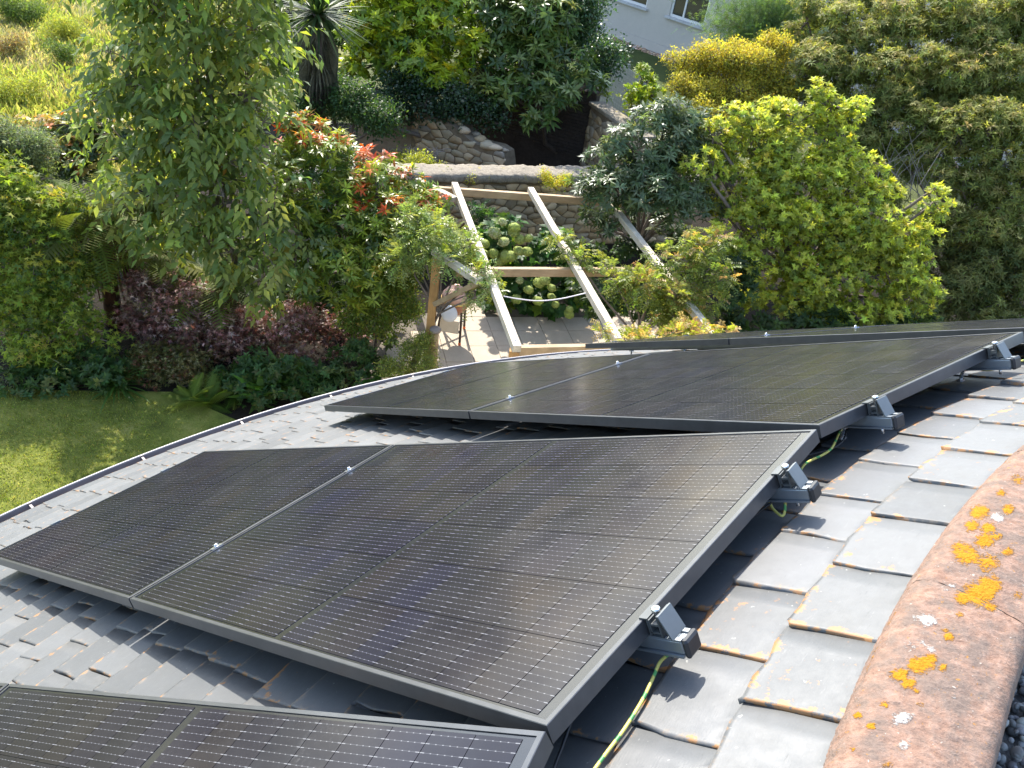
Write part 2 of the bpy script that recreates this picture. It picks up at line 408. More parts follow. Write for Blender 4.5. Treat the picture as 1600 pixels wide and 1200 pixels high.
sheet('ground', [(-140, -60), (140, -60), (140, 260), (-140, 260)], mat_ground('rough_grass', [(.3, (.05, .062, .02)), (.7, (.10, .11, .04))], 1.2, 30, .6, .05), -.03)
sheet('garden_soil', [(-10, 3), (12, 3), (14, 16), (8, 22), (-9, 20), (-12, 12)], M_SOIL, -.015)
sheet('lawn', [(-9.5, 2.0), (-2.2, 2.0), (-2.4, 7.2), (-3.3, 8.05), (-4.6, 8.5), (-6.2, 8.1), (-9.5, 7.2)], M_LAWN, 0.0, 12, .015)
sheet('meadow', [(-60, 16.3), (-16, 14.6), (-9.3, 15.8), (-7.0, 19), (-6, 30), (-10, 80), (-60, 80)], M_MEADOW, 0.0)
sheet('neighbour_lawn', [(-4, 34), (3.2, 24.2), (8, 26), (12, 28.2), (.83 + 6.6, 31.3), (.2, 38.1), (-6, 44)], M_LAWN2, 0.0)

# ------------------------------------------------------------------ the round slate roof
AX = np.array([4.21004, -1.33663, 5.8])      # axis of the cone at the height of the upper panel edges
TH = math.radians(145.85399); SL = 0.5952; R1 = 4.4647; PH = 0.1135
CS, SS = math.cos(SL), math.sin(SL)


def cone(phi, r, n=0.0):
    """point of the roof at the angle phi and radius r, n metres above its surface"""
    phi = np.asarray(phi, float); r = np.asarray(r, float); n = np.asarray(n, float)
    rr = r + n * SS
    return np.stack([AX[0] + rr * np.cos(phi + TH), AX[1] + rr * np.sin(phi + TH), AX[2] - math.tan(SL) * (r - R1) + n * CS], -1)


house = empty('round_house', (AX[0], AX[1], 0), 'round house with a grey conical slate roof in the foreground', 'house')
H0 = np.array([AX[0], AX[1], 0.0])
PHI0, PHI1 = -1.55, 1.0
NP = 120


def sweep(name, prof, mat, p0, p1, n, parent, smooth=True, closed=True):
    """a profile of (radius, height) points swept round the axis of the house"""
    V = []; k = len(prof)
    for i in range(n + 1):
        a = p0 + (p1 - p0) * i / n + TH
        for r, z in prof: V.append((r * math.cos(a), r * math.sin(a), z))
    F = []
    for i in range(n):
        for j in range(k if closed else k - 1):
            j2 = (j + 1) % k
            F.append((i * k + j, i * k + j2, i * k + k + j2, i * k + k + j))
    if closed: F.append(tuple(range(k))); F.append(tuple(n * k + j for j in range(k - 1, -1, -1)))
    mb = MB(); mb.v = V; mb.f = F
    o = mb.build(name, mat, parent, smooth)
    return o


def zc(r): return AX[2] - math.tan(SL) * (r - R1)


sweep('roof_deck', [(4.165, zc(4.165) - .0145), (8.70, zc(8.70) - .0145), (8.70, zc(8.70) - .10), (4.165, zc(4.165) - .2)], M_GUTTER_IN, PHI0, PHI1, NP, house, False)
sweep('outer_wall', [(8.35, 0), (8.35, zc(8.7) - .05), (8.1, zc(8.7) - .05), (8.1, 0)], M_RENDER, PHI0, PHI1, NP, house)
sweep('flat_roof', [(0.4, 5.86), (4.02, 5.86), (4.02, 5.80), (0.4, 5.80)], M_GUTTER_IN, PHI0, PHI1, NP, house, False)
g = [];
for k in range(9):
    a = math.pi + math.pi * k / 8
    g.append((8.735 + .062 * math.cos(a), zc(8.79) - .005 + .075 * math.sin(a)))
gi = [(8.735 + (r - 8.735) * .93, z + .004) for r, z in g][::-1]
gut = sweep('gutter', g + [(8.806, zc(8.79) + .008)] + gi, M_GUTTER, PHI0, PHI1, NP * 2, house)
# gutter lip roll, joint sleeves
lip = MB(); lip.tube([np.array([8.803 * math.cos(PHI0 + (PHI1 - PHI0) * i / 200 + TH), 8.803 * math.sin(PHI0 + (PHI1 - PHI0) * i / 200 + TH), zc(8.79) + .004]) for i in range(201)], .009, 6)
lip.build('gutter_lip', mat_plain('gutter_lip', (.42, .39, .375), .45, var=.05), gut, True)
for k, ph in enumerate(np.arange(PHI0 + .05, PHI1, .088)):
    b = MB(); a = ph + TH; c_, s_ = math.cos(a), math.sin(a)
    M = Matrix(((c_, -s_, 0, 8.735 * c_), (s_, c_, 0, 8.735 * s_), (0, 0, 1, zc(8.79)), (0, 0, 0, 1)))
    b.box((-.06, -.008, -.006), (.06, .008, .002), M); b.box((.060, -.014, -.06), (.0735, .014, .0105), M)
    b.build('gutter_bracket', M_GUTTER, gut)

# --- slates: every course a ring of separate slates, the largest in view are parts of their own
GA = .1668
slates = []                                    # (score, verts, tris, uv, col)
r_edge = [4.145] + [4.323 + GA * CS * k for k in range(0, 32)]
rs = np.random.default_rng(5)


def slate_geo(p_near, p_far, ra, rb, tone, lich):
    nx, ny = 6, 5
    u = np.array([0, .035, .27, .5, .75, 1.0]); v = np.array([0, .35, .68, .965, 1.0])
    U, Vv = np.meshgrid(u, v)
    jn = rs.normal(0, .003, ny); jt = rs.normal(0, .003, nx); jn[1:-1] *= 1.3
    wid = (p_near - p_far)
    phi = p_near - U * wid * .992
    r = ra + Vv * (rb - ra)
    phi = phi + (jn[:, None] / r) * (1 - U) ** 12
    r = r + jt[None, :] * Vv ** 12
    raise_near = rs.uniform(.005, .010) if r.mean() < 5.2 else rs.uniform(.002, .006)
    n = -.0115 * (1 - Vv) + .004 * Vv + raise_near * (1 - U) * (.35 + .65 * Vv) + rs.uniform(-.001, .001) * Vv * U
    n = n + rs.normal(0, .0004, ny)[:, None] * (1 - U) ** 14
    top = cone(phi, r, n).reshape(-1, 3); bot = cone(phi, r, np.maximum(n - .0105, -.0116)).reshape(-1, 3)
    inset = rs.normal(0, .0018, bot.shape); bot = bot + inset
    N = nx * ny; T = []
    for j in range(ny - 1):
        for i in range(nx - 1):
            a = j * nx + i; T += [(a, a + nx, a + 1), (a + 1, a + nx, a + nx + 1)]
    ring = [i for i in range(nx)] + [j * nx + nx - 1 for j in range(1, ny)] + [(ny - 1) * nx + i for i in range(nx - 2, -1, -1)] + [j * nx for j in range(ny - 2, 0, -1)]
    for a, b in zip(ring, ring[1:] + ring[:1]): T += [(a, b, a + N), (b, b + N, a + N)]
    V = np.concatenate([top, bot]); uv = np.concatenate([np.stack([U.ravel(), Vv.ravel()], -1)] * 2)
    col = np.tile(np.array([tone, lich, 0, 1.0]), (2 * N, 1))
    return V, np.array(T), uv, col


ROWPHI = {'A': .25152, 'B': 0.0, 'C': -.25599, 'D': -.53041}
ROWOFF = {'A': -.0043, 'B': 0.0, 'C': .0098, 'D': -.001}
PL, PW, PGAP = 1.764, 1.134, .0122
for ci in range(len(r_edge) - 1):
    ra, rb = r_edge[ci], r_edge[ci + 1]
    rm = rb
    pitch = .0480 * 4.323 / max(rm, 4.323) * (1.0 if ci else 1.0)
    off = -.0798 if ci % 2 == 0 else -.0575 * 4.323 / rm
    phis = [off]
    while phis[-1] < PHI1 - .02: phis.append(phis[-1] + pitch * rs.uniform(.92, 1.08))
    lo = [off]
    while lo[-1] > PHI0 + .02: lo.append(lo[-1] - pitch * rs.uniform(.92, 1.08))
    phis = sorted(set(lo + phis))
    for pa, pb in zip(phis[:-1], phis[1:]):
        V, T, uv, col = slate_geo(pb, pa, ra - (.035 if ci else 0), rb, rs.uniform(0, 1), rs.uniform(0, 1) * (1.0 if ra < 5.2 else .25))
        c = V[:30].mean(0); x, y, zz = proj(c)
        sc = 0.0
        if zz > .1 and -40 < x < 1640 and -40 < y < 1240:
            X, Yp, Z = proj(V[[0, 5, 29, 24]])
            sc = .5 * abs(sum(X[i] * Yp[(i + 1) % 4] - X[(i + 1) % 4] * Yp[i] for i in range(4)))
            for rw in 'ABCD':        # hidden under a row of panels
                q = c - cone(ROWPHI[rw], R1); ph_ = ROWPHI[rw] + TH
                uu = np.array([math.cos(ph_) * CS, math.sin(ph_) * CS, -SS]); tt = np.array([math.sin(ph_), -math.cos(ph_), 0])
                if 0.0 < q @ uu < 3.5 and -.50 < q @ tt < .75: sc *= .02
        slates.append((sc, V, T, uv, col))
slates.sort(key=lambda s: -s[0])
for sc, V, T, uv, col in slates[:300]:
    c = V.mean(0)
    o = link('slate', np_mesh('slate', V - c, T, M_SLATE, col, uv=uv), house, loc=c - H0)
off = 0; VV, TT, UU, CC = [], [], [], []
for sc, V, T, uv, col in slates[300:]:
    VV.append(V - H0); TT.append(T + off); UU.append(uv); CC.append(col); off += len(V)
tag(link('slate_courses', np_mesh('slate_courses', np.concatenate(VV), np.concatenate(TT), M_SLATE, np.concatenate(CC), uv=np.concatenate(UU)), house), kind='stuff')

# --- terracotta coping between the slates and the gravel roof: fine mesh, worn surface
LICH = [(1530, 928, 30, 1.0), (1545, 915, 26, .9), (1508, 933, 20, .9), (1548, 948, 16, .8), (1510, 868, 26, .85), (1545, 880, 24, .8), (1538, 845, 18, .95), (1545, 825, 14, .9), (1500, 858, 20, .8), (1575, 862, 14, .8),
        (1437, 1040, 22, .95), (1405, 1055, 18, .9), (1452, 1030, 16, .9), (1420, 1068, 16, .9), (1473, 1043, 12, .8), (1430, 1080, 12, .7), (1483, 995, 12, .95), (1382, 1100, 9, .9), (1361, 1135, 10, .9), (1341, 1118, 9, .9), (1438, 1101, 8, .8),
        (1530, 800, 20, .85), (1518, 822, 16, .8), (1556, 838, 14, .8), (1575, 796, 14, .85), (1590, 750, 16, .7), (1500, 960, 10, .7), (1386, 1195, 16, .7), (1332, 1170, 9, .8), (1565, 770, 12, .7), (1475, 985, 8, .7), (1590, 930, 12, .7), (1340, 1190, 10, .5)]
WHT = [(1450, 970, 22, .8), (1432, 965, 14, .6), (1410, 1122, 20, .85), (1425, 1012, 16, .7), (1455, 1015, 10, .8), (1440, 1003, 10, .6), (1490, 1090, 10, .8), (1412, 1165, 14, .8), (1345, 1137, 12, .6), (1362, 1145, 10, .7), (1560, 809, 14, .9), (1395, 1130, 12, .6), (1485, 915, 18, .6), (1465, 1075, 8, .7), (1495, 875, 10, .4), (1570, 720, 16, .5)]
cprof = [(4.190, .168), (4.188, .196), (4.182, .216), (4.172, .230), (4.158, .240)] + [(4.158 - .012 * k, .240 + .016 * math.sin(math.pi * .5 * k / 8)) for k in range(1, 11)] + [(4.020, .2565), (4.008, .254), (3.998, .247), (3.991, .237), (3.986, .222), (3.983, .20), (3.981, .12), (3.981, .04)]
cprof = np.array(cprof)
prof_len = np.concatenate([[0], np.cumsum(np.hypot(*np.diff(cprof, axis=0).T))])
tq = np.linspace(0, prof_len[-1], 64); pr = np.interp(tq, prof_len, cprof[:, 0]); pz_ = np.interp(tq, prof_len, cprof[:, 1])
joints = [-1.5, -1.25, -1.0, -.75, -.52, -.31, -.165, -.0165, .14, .30, .5, .75, .98]


def vnoise(P, s, seed):
    r = np.random.default_rng(seed); out = 0
    for k in range(5):
        d = r.normal(size=(3, 3)); ph = r.uniform(0, 7, 3)
        out = out + np.sin(P @ (d[0] * s) + ph[0]) * np.sin(P @ (d[1] * s) + ph[1] + 1.3 * np.sin(P @ (d[2] * s)))
    return out / 5


for ja, jb in zip(joints[:-1], joints[1:]):
    fine = -.32 < ja < .2
    n = int((jb - ja) * 4.1 / (.0045 if fine else .02)) + 2
    ph = np.linspace(ja + .00012, jb - .00012, n)
    A, R_ = np.meshgrid(ph, pr, indexing='ij'); Z_ = np.broadcast_to(pz_, A.shape)
    P = np.stack([AX[0] + R_ * np.cos(A + TH), AX[1] + R_ * np.sin(A + TH), 5.8 + Z_], -1)
    d = .0011 * vnoise(P.reshape(-1, 3), 40, 3) + .0010 * vnoise(P.reshape(-1, 3), 110, 4)
    d = d.reshape(A.shape) + rs.normal(0, .0006, A.shape)
    chip = np.minimum(np.arange(n), np.arange(n)[::-1])[:, None] < 2
    P[..., 2] += d - .0015 * chip; P[..., :2] += (d * .8)[..., None] * np.stack([np.cos(A + TH), np.sin(A + TH)], -1)
    X, Yp, Zc = proj(P)
    li = np.zeros(A.shape); wi = np.zeros(A.shape)
    for lx, ly, lr, s in LICH: li = np.maximum(li, s * np.exp(-(((X - lx) / lr) ** 2 + ((Yp - ly) / lr / .75) ** 2) * .8))
    for lx, ly, lr, s in WHT: wi = np.maximum(wi, s * np.exp(-(((X - lx) / lr) ** 2 + ((Yp - ly) / lr / .75) ** 2) * .8))
    if not fine or ja > .13:
        k1 = vnoise(P.reshape(-1, 3), 16, 8).reshape(A.shape); k2 = vnoise(P.reshape(-1, 3), 14, 9).reshape(A.shape)
        li = np.maximum(li, np.clip(k1 * 2.4 - .5, 0, .9)); wi = np.maximum(wi, np.clip(k2 * 2.4 - .7, 0, .8))
    edge = np.clip(1 - np.abs(tq - .035) / .02, 0, 1)[None, :] * np.clip(.5 + 1.2 * vnoise(P.reshape(-1, 3), 26, 12).reshape(A.shape), 0, .75)
    li = np.maximum(li, edge * .8)
    m_ = len(pr); I = np.arange(n * m_).reshape(n, m_)
    T = np.concatenate([np.stack([I[:-1, :-1], I[1:, :-1], I[:-1, 1:]], -1).reshape(-1, 3), np.stack([I[1:, :-1], I[1:, 1:], I[:-1, 1:]], -1).reshape(-1, 3)])
    V = P.reshape(-1, 3)
    me = np_mesh('coping_tile', V - H0, T, M_COPING, np.ones((len(V), 4)), smooth=True)
    a_ = me.color_attributes.new('lichen', 'FLOAT_COLOR', 'POINT')
    a_.data.foreach_set('color', np.stack([li.ravel(), wi.ravel(), np.zeros(li.size), np.ones(li.size)], -1).astype(np.float32).ravel())
    link('coping_tile', me, house)

# --- grey pebbles on the flat roof behind the coping
t_ = (1 + 5 ** .5) / 2
ICO_V = np.array([(-1, t_, 0), (1, t_, 0), (-1, -t_, 0), (1, -t_, 0), (0, -1, t_), (0, 1, t_), (0, -1, -t_), (0, 1, -t_), (t_, 0, -1), (t_, 0, 1), (-t_, 0, -1), (-t_, 0, 1)]) / math.hypot(1, t_)
ICO_T = [(0, 11, 5), (0, 5, 1), (0, 1, 7), (0, 7, 10), (0, 10, 11), (1, 5, 9), (5, 11, 4), (11, 10, 2), (10, 7, 6), (7, 1, 8), (3, 9, 4), (3, 4, 2), (3, 2, 6), (3, 6, 8), (3, 8, 9), (4, 9, 5), (2, 4, 11), (6, 2, 10), (8, 6, 7), (9, 8, 1)]


def ico1():
    v = [tuple(p) for p in ICO_V]; t = []; cache = {}
    def mid(a, b):
        k = (min(a, b), max(a, b))
        if k not in cache:
            p = (np.array(v[a]) + np.array(v[b])) / 2; v.append(tuple(p / np.linalg.norm(p))); cache[k] = len(v) - 1
        return cache[k]
    for a, b, c in ICO_T:
        x, y, z = mid(a, b), mid(b, c), mid(c, a); t += [(a, x, z), (b, y, x), (c, z, y), (x, y, z)]
    return np.array(v), np.array(t)


IV, IT = ico1()


def rand_rot(n, rg):
    q = rg.normal(size=(n, 4)); q /= np.linalg.norm(q, axis=1, keepdims=True); w, x, y, z = q.T
    return np.stack([np.stack([1 - 2 * (y * y + z * z), 2 * (x * y - z * w), 2 * (x * z + y * w)], -1), np.stack([2 * (x * y + z * w), 1 - 2 * (x * x + z * z), 2 * (y * z - x * w)], -1), np.stack([2 * (x * z - y * w), 2 * (y * z + x * w), 1 - 2 * (x * x + y * y)], -1)], 1)


npb = 3600
pa = RNG.uniform(-.16, .2, npb); prd = 3.985 - RNG.uniform(0, .40, npb) ** 1.0
ctr = np.stack([AX[0] + prd * np.cos(pa + TH), AX[1] + prd * np.sin(pa + TH), 5.8 + .135 + RNG.uniform(0, .018, npb)], -1)
sz = np.clip(RNG.normal(.0066, .0016, npb), .0035, .011)
scl = np.stack([sz * RNG.uniform(1, 1.5, npb), sz * RNG.uniform(.8, 1.1, npb), sz * RNG.uniform(.55, .85, npb)], -1)
loc_ = IV[None] * scl[:, None]; loc_ = np.einsum('nij,nvj->nvi', rand_rot(npb, RNG), loc_) + ctr[:, None]
g0 = RNG.uniform(.12, .34, npb) ** 1.0
pc = np.stack([g0, g0 * RNG.uniform(.96, 1.03, npb), g0 * RNG.uniform(.9, 1.02, npb), np.ones(npb)], -1)
tag(link('gravel', np_mesh('gravel', loc_.reshape(-1, 3), (IT[None] + (np.arange(npb) * len(IV))[:, None, None]).reshape(-1, 3), M_PEBBLE, np.repeat(pc, len(IV), 0), smooth=True)), 'dark grey pebbles covering the flat roof behind the terracotta coping', 'gravel', kind='stuff')
sweep('gravel_bed', [(0.4, 5.86), (3.981, 5.86), (3.981, 5.928), (0.4, 5.928)], M_BED, PHI0, PHI1, NP, house, False)

# ------------------------------------------------------------------ solar panels, rails, cables
ZF = -.004
fm = MB()                                       # frame: four mitred bars
FW, FH = .0105, .035
o_ = [(0, -PW / 2), (PL, -PW / 2), (PL, PW / 2), (0, PW / 2)]
i_ = [(FW, -PW / 2 + FW), (PL - FW, -PW / 2 + FW), (PL - FW, PW / 2 - FW), (FW, PW / 2 - FW)]
bv = .0012
ov = [(abs(bv - x) if x == 0 else x - bv, y - math.copysign(bv, y)) for x, y in o_]
V_ = [(x, y, -FH) for x, y in o_] + [(x, y, -bv) for x, y in o_] + [(x, y, 0) for x, y in ov] + [(x, y, 0) for x, y in i_] + [(x, y, -FH) for x, y in i_]
F_ = []
for k in range(4):
    j = (k + 1) % 4
    for a in range(4): F_.append((a * 4 + k, a * 4 + j, a * 4 + 4 + j, a * 4 + 4 + k))
    F_.append((16 + k, 16 + j, j, k))
fm.add(V_, F_)
ME_FRAME = fm.mesh('frame', M_FRAME)
ME_BACK = MB().box((FW + .0005, -PW / 2 + FW + .0005, -.009), (PL - FW - .0005, PW / 2 - FW - .0005, -.0022)).mesh('backing_sheet', M_BACK)
CLX, CLY = .0905, .1815
cm = MB(); cm.box((-CLX / 2, -CLY / 2, -.0006), (CLX / 2, CLY / 2, .0006)); ME_CELL = cm.mesh('solar_cell', M_CELL)


def panel_matrix(row, s, extra_n=0.0):
    ph = ROWPHI[row] + TH; c, si = math.cos(ph), math.sin(ph)
    u = np.array([c * CS, si * CS, -SS]); tt = np.array([si, -c, 0]); nn = np.array([c * SS, si * SS, CS])
    base = np.array([AX[0] + c * R1, AX[1] + si * R1, AX[2]]) + u * (s + ROWOFF[row]) + nn * (PH + extra_n)
    M = Matrix.Identity(4)
    for k in range(3): M[k][0] = u[k]; M[k][1] = -tt[k]; M[k][2] = nn[k]; M[k][3] = base[k]
    return M


PLABEL = {('A', 0): 'upper solar panel of the nearest row, bluish corner at the bottom edge of the photo', ('A', 1): 'solar panel cut off at the bottom left corner of the photo',
          ('B', 0): 'large black solar panel in the middle foreground, next to the terracotta coping', ('B', 1): 'black solar panel at the left edge, outer half of the foreground row',
          ('C', 0): 'upper solar panel of the second row mirroring green trees', ('C', 1): 'outer solar panel of the second row with pale streak reflections near the gutter',
          ('D', 0): 'upper solar panel of the farthest row, seen edge on at right', ('D', 1): 'outer solar panel of the farthest row, end near the pergola'}
for row in 'BCAD':
    for k in (0, 1):
        P = empty('solar_panel', None, PLABEL[(row, k)], 'solar panel', 'black solar panels on the slate roof', mat=panel_matrix(row, k * (PL + PGAP)))
        link('frame', ME_FRAME, P); link('backing_sheet', ME_BACK, P)
        for half in (0, 1):
            x0 = .0345 if half == 0 else PL / 2 + .009
            for i in range(9):
                for j in range(6):
                    link('solar_cell', ME_CELL, P, loc=(x0 + CLX / 2 + i * (CLX + .0016), (j - 2.5) * (CLY + .0018), -.0016))

RPOS = {('B', 0): .275, ('B', 1): .79, ('C', 0): .20, ('C', 1): .79, ('A', 0): .25, ('A', 1): .72, ('D', 0): .22, ('D', 1): .78}
RLABEL = {('B', 0): 'mounting rail with grey clamp at the near end of the foreground panel row', ('B', 1): 'mounting rail with looped earth wire at the far end of the foreground panel row',
          ('C', 0): 'near mounting rail of the second panel row, clamp just past the corner joint', ('C', 1): 'far mounting rail of the second panel row at the right edge',
          ('A', 0): 'near mounting rail under the nearest panel row', ('A', 1): 'far mounting rail under the nearest panel row',
          ('D', 0): 'near mounting rail under the farthest panel row', ('D', 1): 'far mounting rail under the farthest panel row'}
RH = .030
CURV = lambda row, t: 0.0
rail_me = MB()
LT = 2 * PL + PGAP
rail_me.box((-.068, -.019, -RH + .001), (LT + .04, .019, -.003), bev=.002); rail_me.box((-.068, -.024, -RH - .004), (LT + .04, .024, -RH + .0005))
rail_me.box((-.068, -.019, -.0035), (LT + .04, -.009, .0005)); rail_me.box((-.068, .009, -.0035), (LT + .04, .019, .0005))
ME_RAIL = rail_me.mesh('rail_profile', M_ALU)
ME_CAP = MB().box((-.082, -.0225, -RH - .0045), (-.0685, .0225, .002), bev=.005).mesh('end_cap', M_BLACK)
ec = MB()
ec.box((-.0335, -.021, .0012), (-.0305, .021, .0455)); ec.box((-.0135, -.021, .012), (-.0105, .021, .036)); ec.box((-.0305, -.021, .008), (-.0135, .021, .0115)); ec.box((-.0095, -.021, .0355), (.0085, .021, .0385)); ec.box((-.0095, -.021, .0012), (-.0065, .021, .0355))
ec.box((-.0300, -.0205, .024), (-.0140, .0205, .028))
ME_ECL = ec.mesh('end_clamp', M_CLAMP)
op = MB(); op.add([(-.0345, -.023, .0475), (-.0345, .023, .0475), (-.0525, .023, .001), (-.0525, -.023, .001), (-.0375, -.023, .0475), (-.0375, .023, .0475), (-.0555, .023, .001), (-.0555, -.023, .001)], [(0, 1, 2, 3), (7, 6, 5, 4), (0, 4, 5, 1), (1, 5, 6, 2), (2, 6, 7, 3), (3, 7, 4, 0)])
ME_OPL = op.mesh('clamp_plate', mat_plain('clamp_plate', (.13, .145, .15), .42, .4, var=.06, scale=40))
bl = MB(); bl.lathe([(.006, .028), (.006, .045), (.0085, .0452), (.0085, .0525), (.006, .0535), (.004, .0525), (.0035, .050)], 14, Matrix.Translation((-.022, .004, 0)))
ME_STUB = MB().tube([(-.028, .004, -RH - .002), (-.028, .004, -RH - .022)], .0042, 8).mesh('bolt', M_STEEL, True)
ME_BOLT = bl.mesh('bolt', M_STEEL, True)
mc = MB(); mc.box((PL - .004, -.02, .0352), (PL + PGAP + .004, .02, .0385)); mc.box((PL + .0025, -.02, .002), (PL + PGAP - .0025, .02, .0352))
ME_MID = mc.mesh('mid_clamp', M_STEEL)
mb2 = MB(); mb2.lathe([(.0065, .0385), (.0065, .0475), (.0045, .0485)], 12, Matrix.Translation((PL + PGAP / 2, 0, 0))); ME_MBOLT = mb2.mesh('bolt', M_STEEL, True)
oc = MB(); oc.box((LT - .008, -.02, .0352), (LT + .012, .02, .0385)); oc.box((LT + .003, -.02, .002), (LT + .026, .02, .0352)); ME_OCL = oc.mesh('end_clamp', M_ALU)


def hook_mesh(drop):
    h = MB(); h.tube([(0, 0, -RH - .004), (0, 0, -RH - .014), (.004, 0, -drop + .02), (.010, 0, -drop)], .0055, 8)
    h.box((-.012, -.012, -RH - .012), (.012, .012, -RH - .0045)); h.lathe([(.012, -drop - .004), (.012, -drop + .003), (.006, -drop + .004)], 10, Matrix.Translation((.01, 0, 0)))
    return h.mesh('roof_hook', M_STEEL, False)


for row in 'BCAD':
    for k in (0, 1):
        t = RPOS[(row, k)]
        # the slates fall away from the flat panel plane on both sides of the row
        R = empty('mounting_rail', None, RLABEL[(row, k)], 'mounting rail', 'aluminium rails under the solar panels', mat=panel_matrix(row, 0, -FH) @ Matrix.Translation((0, -(t - .5) * PW, 0)))
        link('rail_profile', ME_RAIL, R); link('end_cap', ME_CAP, R)
        e = link('end_clamp', ME_ECL, R); link('clamp_plate', ME_OPL, e); link('bolt', ME_BOLT, e)
        link('bolt', ME_STUB, R)
        m2 = link('mid_clamp', ME_MID, R); link('bolt', ME_MBOLT, m2)
        link('end_clamp', ME_OCL, R)
        for sx in (.09, .62, 1.25, 1.95, 2.6, LT - .25):
            rad = R1 + (sx + ROWOFF[row]) * CS; y = abs(t - .5) * PW
            dz = y * y / (2 * rad) * SS            # sag of the cone below the tangent plane
            link('roof_hook', hook_mesh(PH - FH + dz * CS - .014), R, loc=(sx, 0, 0))


def cable(name, pts, rad, mat, label, cat, group):
    P = [Vector(p) for p in pts]; out = []
    for i in range(len(P) - 1):
        p0, p1, p2, p3 = P[max(i - 1, 0)], P[i], P[i + 1], P[min(i + 2, len(P) - 1)]
        for k in range(8):
            t = k / 8
            out.append(.5 * ((2 * p1) + (-p0 + p2) * t + (2 * p0 - 5 * p1 + 4 * p2 - p3) * t * t + (-p0 + 3 * p1 - 3 * p2 + p3) * t ** 3))
    out.append(P[-1])
    o = MB().tube(out, rad, 8).build(name, mat, None, True, loc=tuple(P[0]))
    return tag(o, label, cat, group)


def onroof(x, y, n):
    """the point n metres above the slates seen at x, y"""
    r = ray(x, y); lo, hi = .2, 12.0
    def f(s):
        P = CAMP + s * r; rr = math.hypot(P[0] - AX[0], P[1] - AX[1]); return (P[2] - zc(rr)) * CS - n
    for s in np.linspace(.2, 12, 600):
        if f(s) < 0: hi = s; lo = s - .02; break
    for _ in range(30):
        m = (lo + hi) / 2
        if f(m) > 0: lo = m
        else: hi = m
    return CAMP + hi * r


GE = 'earth wires of the panel rails'
cable('earth_wire', [onroof(x, y, n) for x, y, n in ((1050, 1006, .045), (1046, 1020, .035), (1031, 1035, .03), (1020, 1060, .022), (1003, 1095, .02), (975, 1140, .02), (945, 1180, .02), (915, 1222, .02))], .0033, M_EARTH, 'yellow earth wire running down from the nearest clamp to the bottom edge', 'cable', GE)
cable('earth_wire', [onroof(x, y, n) for x, y, n in ((1206, 770, .05), (1203, 782, .045), (1208, 795, .03), (1221, 806, .02), (1226, 800, .025), (1227, 785, .045), (1226, 772, .055))], .0033, M_EARTH, 'green and yellow earth wire hanging in a loop below the second clamp', 'cable', GE)
cable('earth_wire', [onroof(x, y, n) for x, y, n in ((1248, 740, .06), (1256, 727, .05), (1268, 719, .045), (1285, 711, .045), (1298, 702, .05), (1305, 690, .055), (1312, 674, .06))], .0033, M_EARTH, 'green and yellow earth wire bridging the gap at the panel corner joint', 'cable', GE)
cable('earth_wire', [onroof(x, y, n) for x, y, n in ((1518, 572, .06), (1535, 578, .05), (1555, 577, .045), (1575, 570, .055), (1600, 563, .06), (1640, 556, .06))], .0033, M_EARTH, 'green earth wire below the clamp at the right edge', 'cable', GE)
GB = 'black panel cables'
cable('panel_cable', [onroof(x, y, n) for x, y, n in ((895, 1118, .05), (888, 1140, .045), (878, 1168, .04), (862, 1210, .04))], .003, M_BLACK, 'black cable below the lower corner of the foreground panel', 'cable', GB)
cable('panel_cable', [onroof(x, y, n) for x, y, n in ((1322, 676, .05), (1316, 690, .045), (1300, 701, .04), (1275, 708, .045), (1250, 714, .05))], .0028, M_BLACK, 'black cable swinging under the panel corner joint', 'cable', GB)
cable('panel_cable', [onroof(x, y, n) for x, y, n in ((1210, 768, .055), (1208, 782, .05), (1190, 797, .045), (1160, 820, .05))], .0026, M_BLACK, 'thin black cable behind the looped earth wire', 'cable', GB)
# ------------------------------------------------------------------ foliage
def nrm(a): return a / np.maximum(np.linalg.norm(a, axis=-1, keepdims=True), 1e-9)


def t_ovate(w=.45, fold=.12, curl=.12):
    V = np.array([(0, 0, 0), (.42, -w / 2, fold * w), (.42, w / 2, fold * w), (.5, 0, 0), (1, 0, -curl)])
    return V, np.array([(0, 1, 3), (1, 4, 3), (0, 3, 2), (3, 4, 2)])


def t_diamond(w=.5, curl=.1):
    V = np.array([(0, 0, 0), (.45, -w / 2, .03), (.45, w / 2, .03), (1, 0, -curl)])
    return V, np.array([(0, 1, 2), (1, 3, 2)])


def t_palm(lobes=5, cut=.34, span=115):
    V = [(0, 0, 0)]; T = []
    an = np.radians(np.linspace(-span, span, lobes * 2 - 1))
    for i, a in enumerate(an):
        L = (1.0 - .35 * abs(a) / math.radians(span)) if i % 2 == 0 else cut
        V.append((L * math.cos(a), L * math.sin(a), -.18 * L * L))
    for i in range(1, len(an)): T.append((0, i, i + 1))
    return np.array(V), np.array(T)


def t_blade(w=.05, curl=.5, n=4):
    V = []; T = []
    for i in range(n + 1):
        t = i / n; h = w / 2 * (1 - t ** 2) + .001
        V += [(t * (1 - .25 * curl * t), -h, -curl * t * t * .6), (t * (1 - .25 * curl * t), h, -curl * t * t * .6)]
    for i in range(n): a = 2 * i; T += [(a, a + 2, a + 1), (a + 1, a + 2, a + 3)]
    return np.array(V), np.array(T)


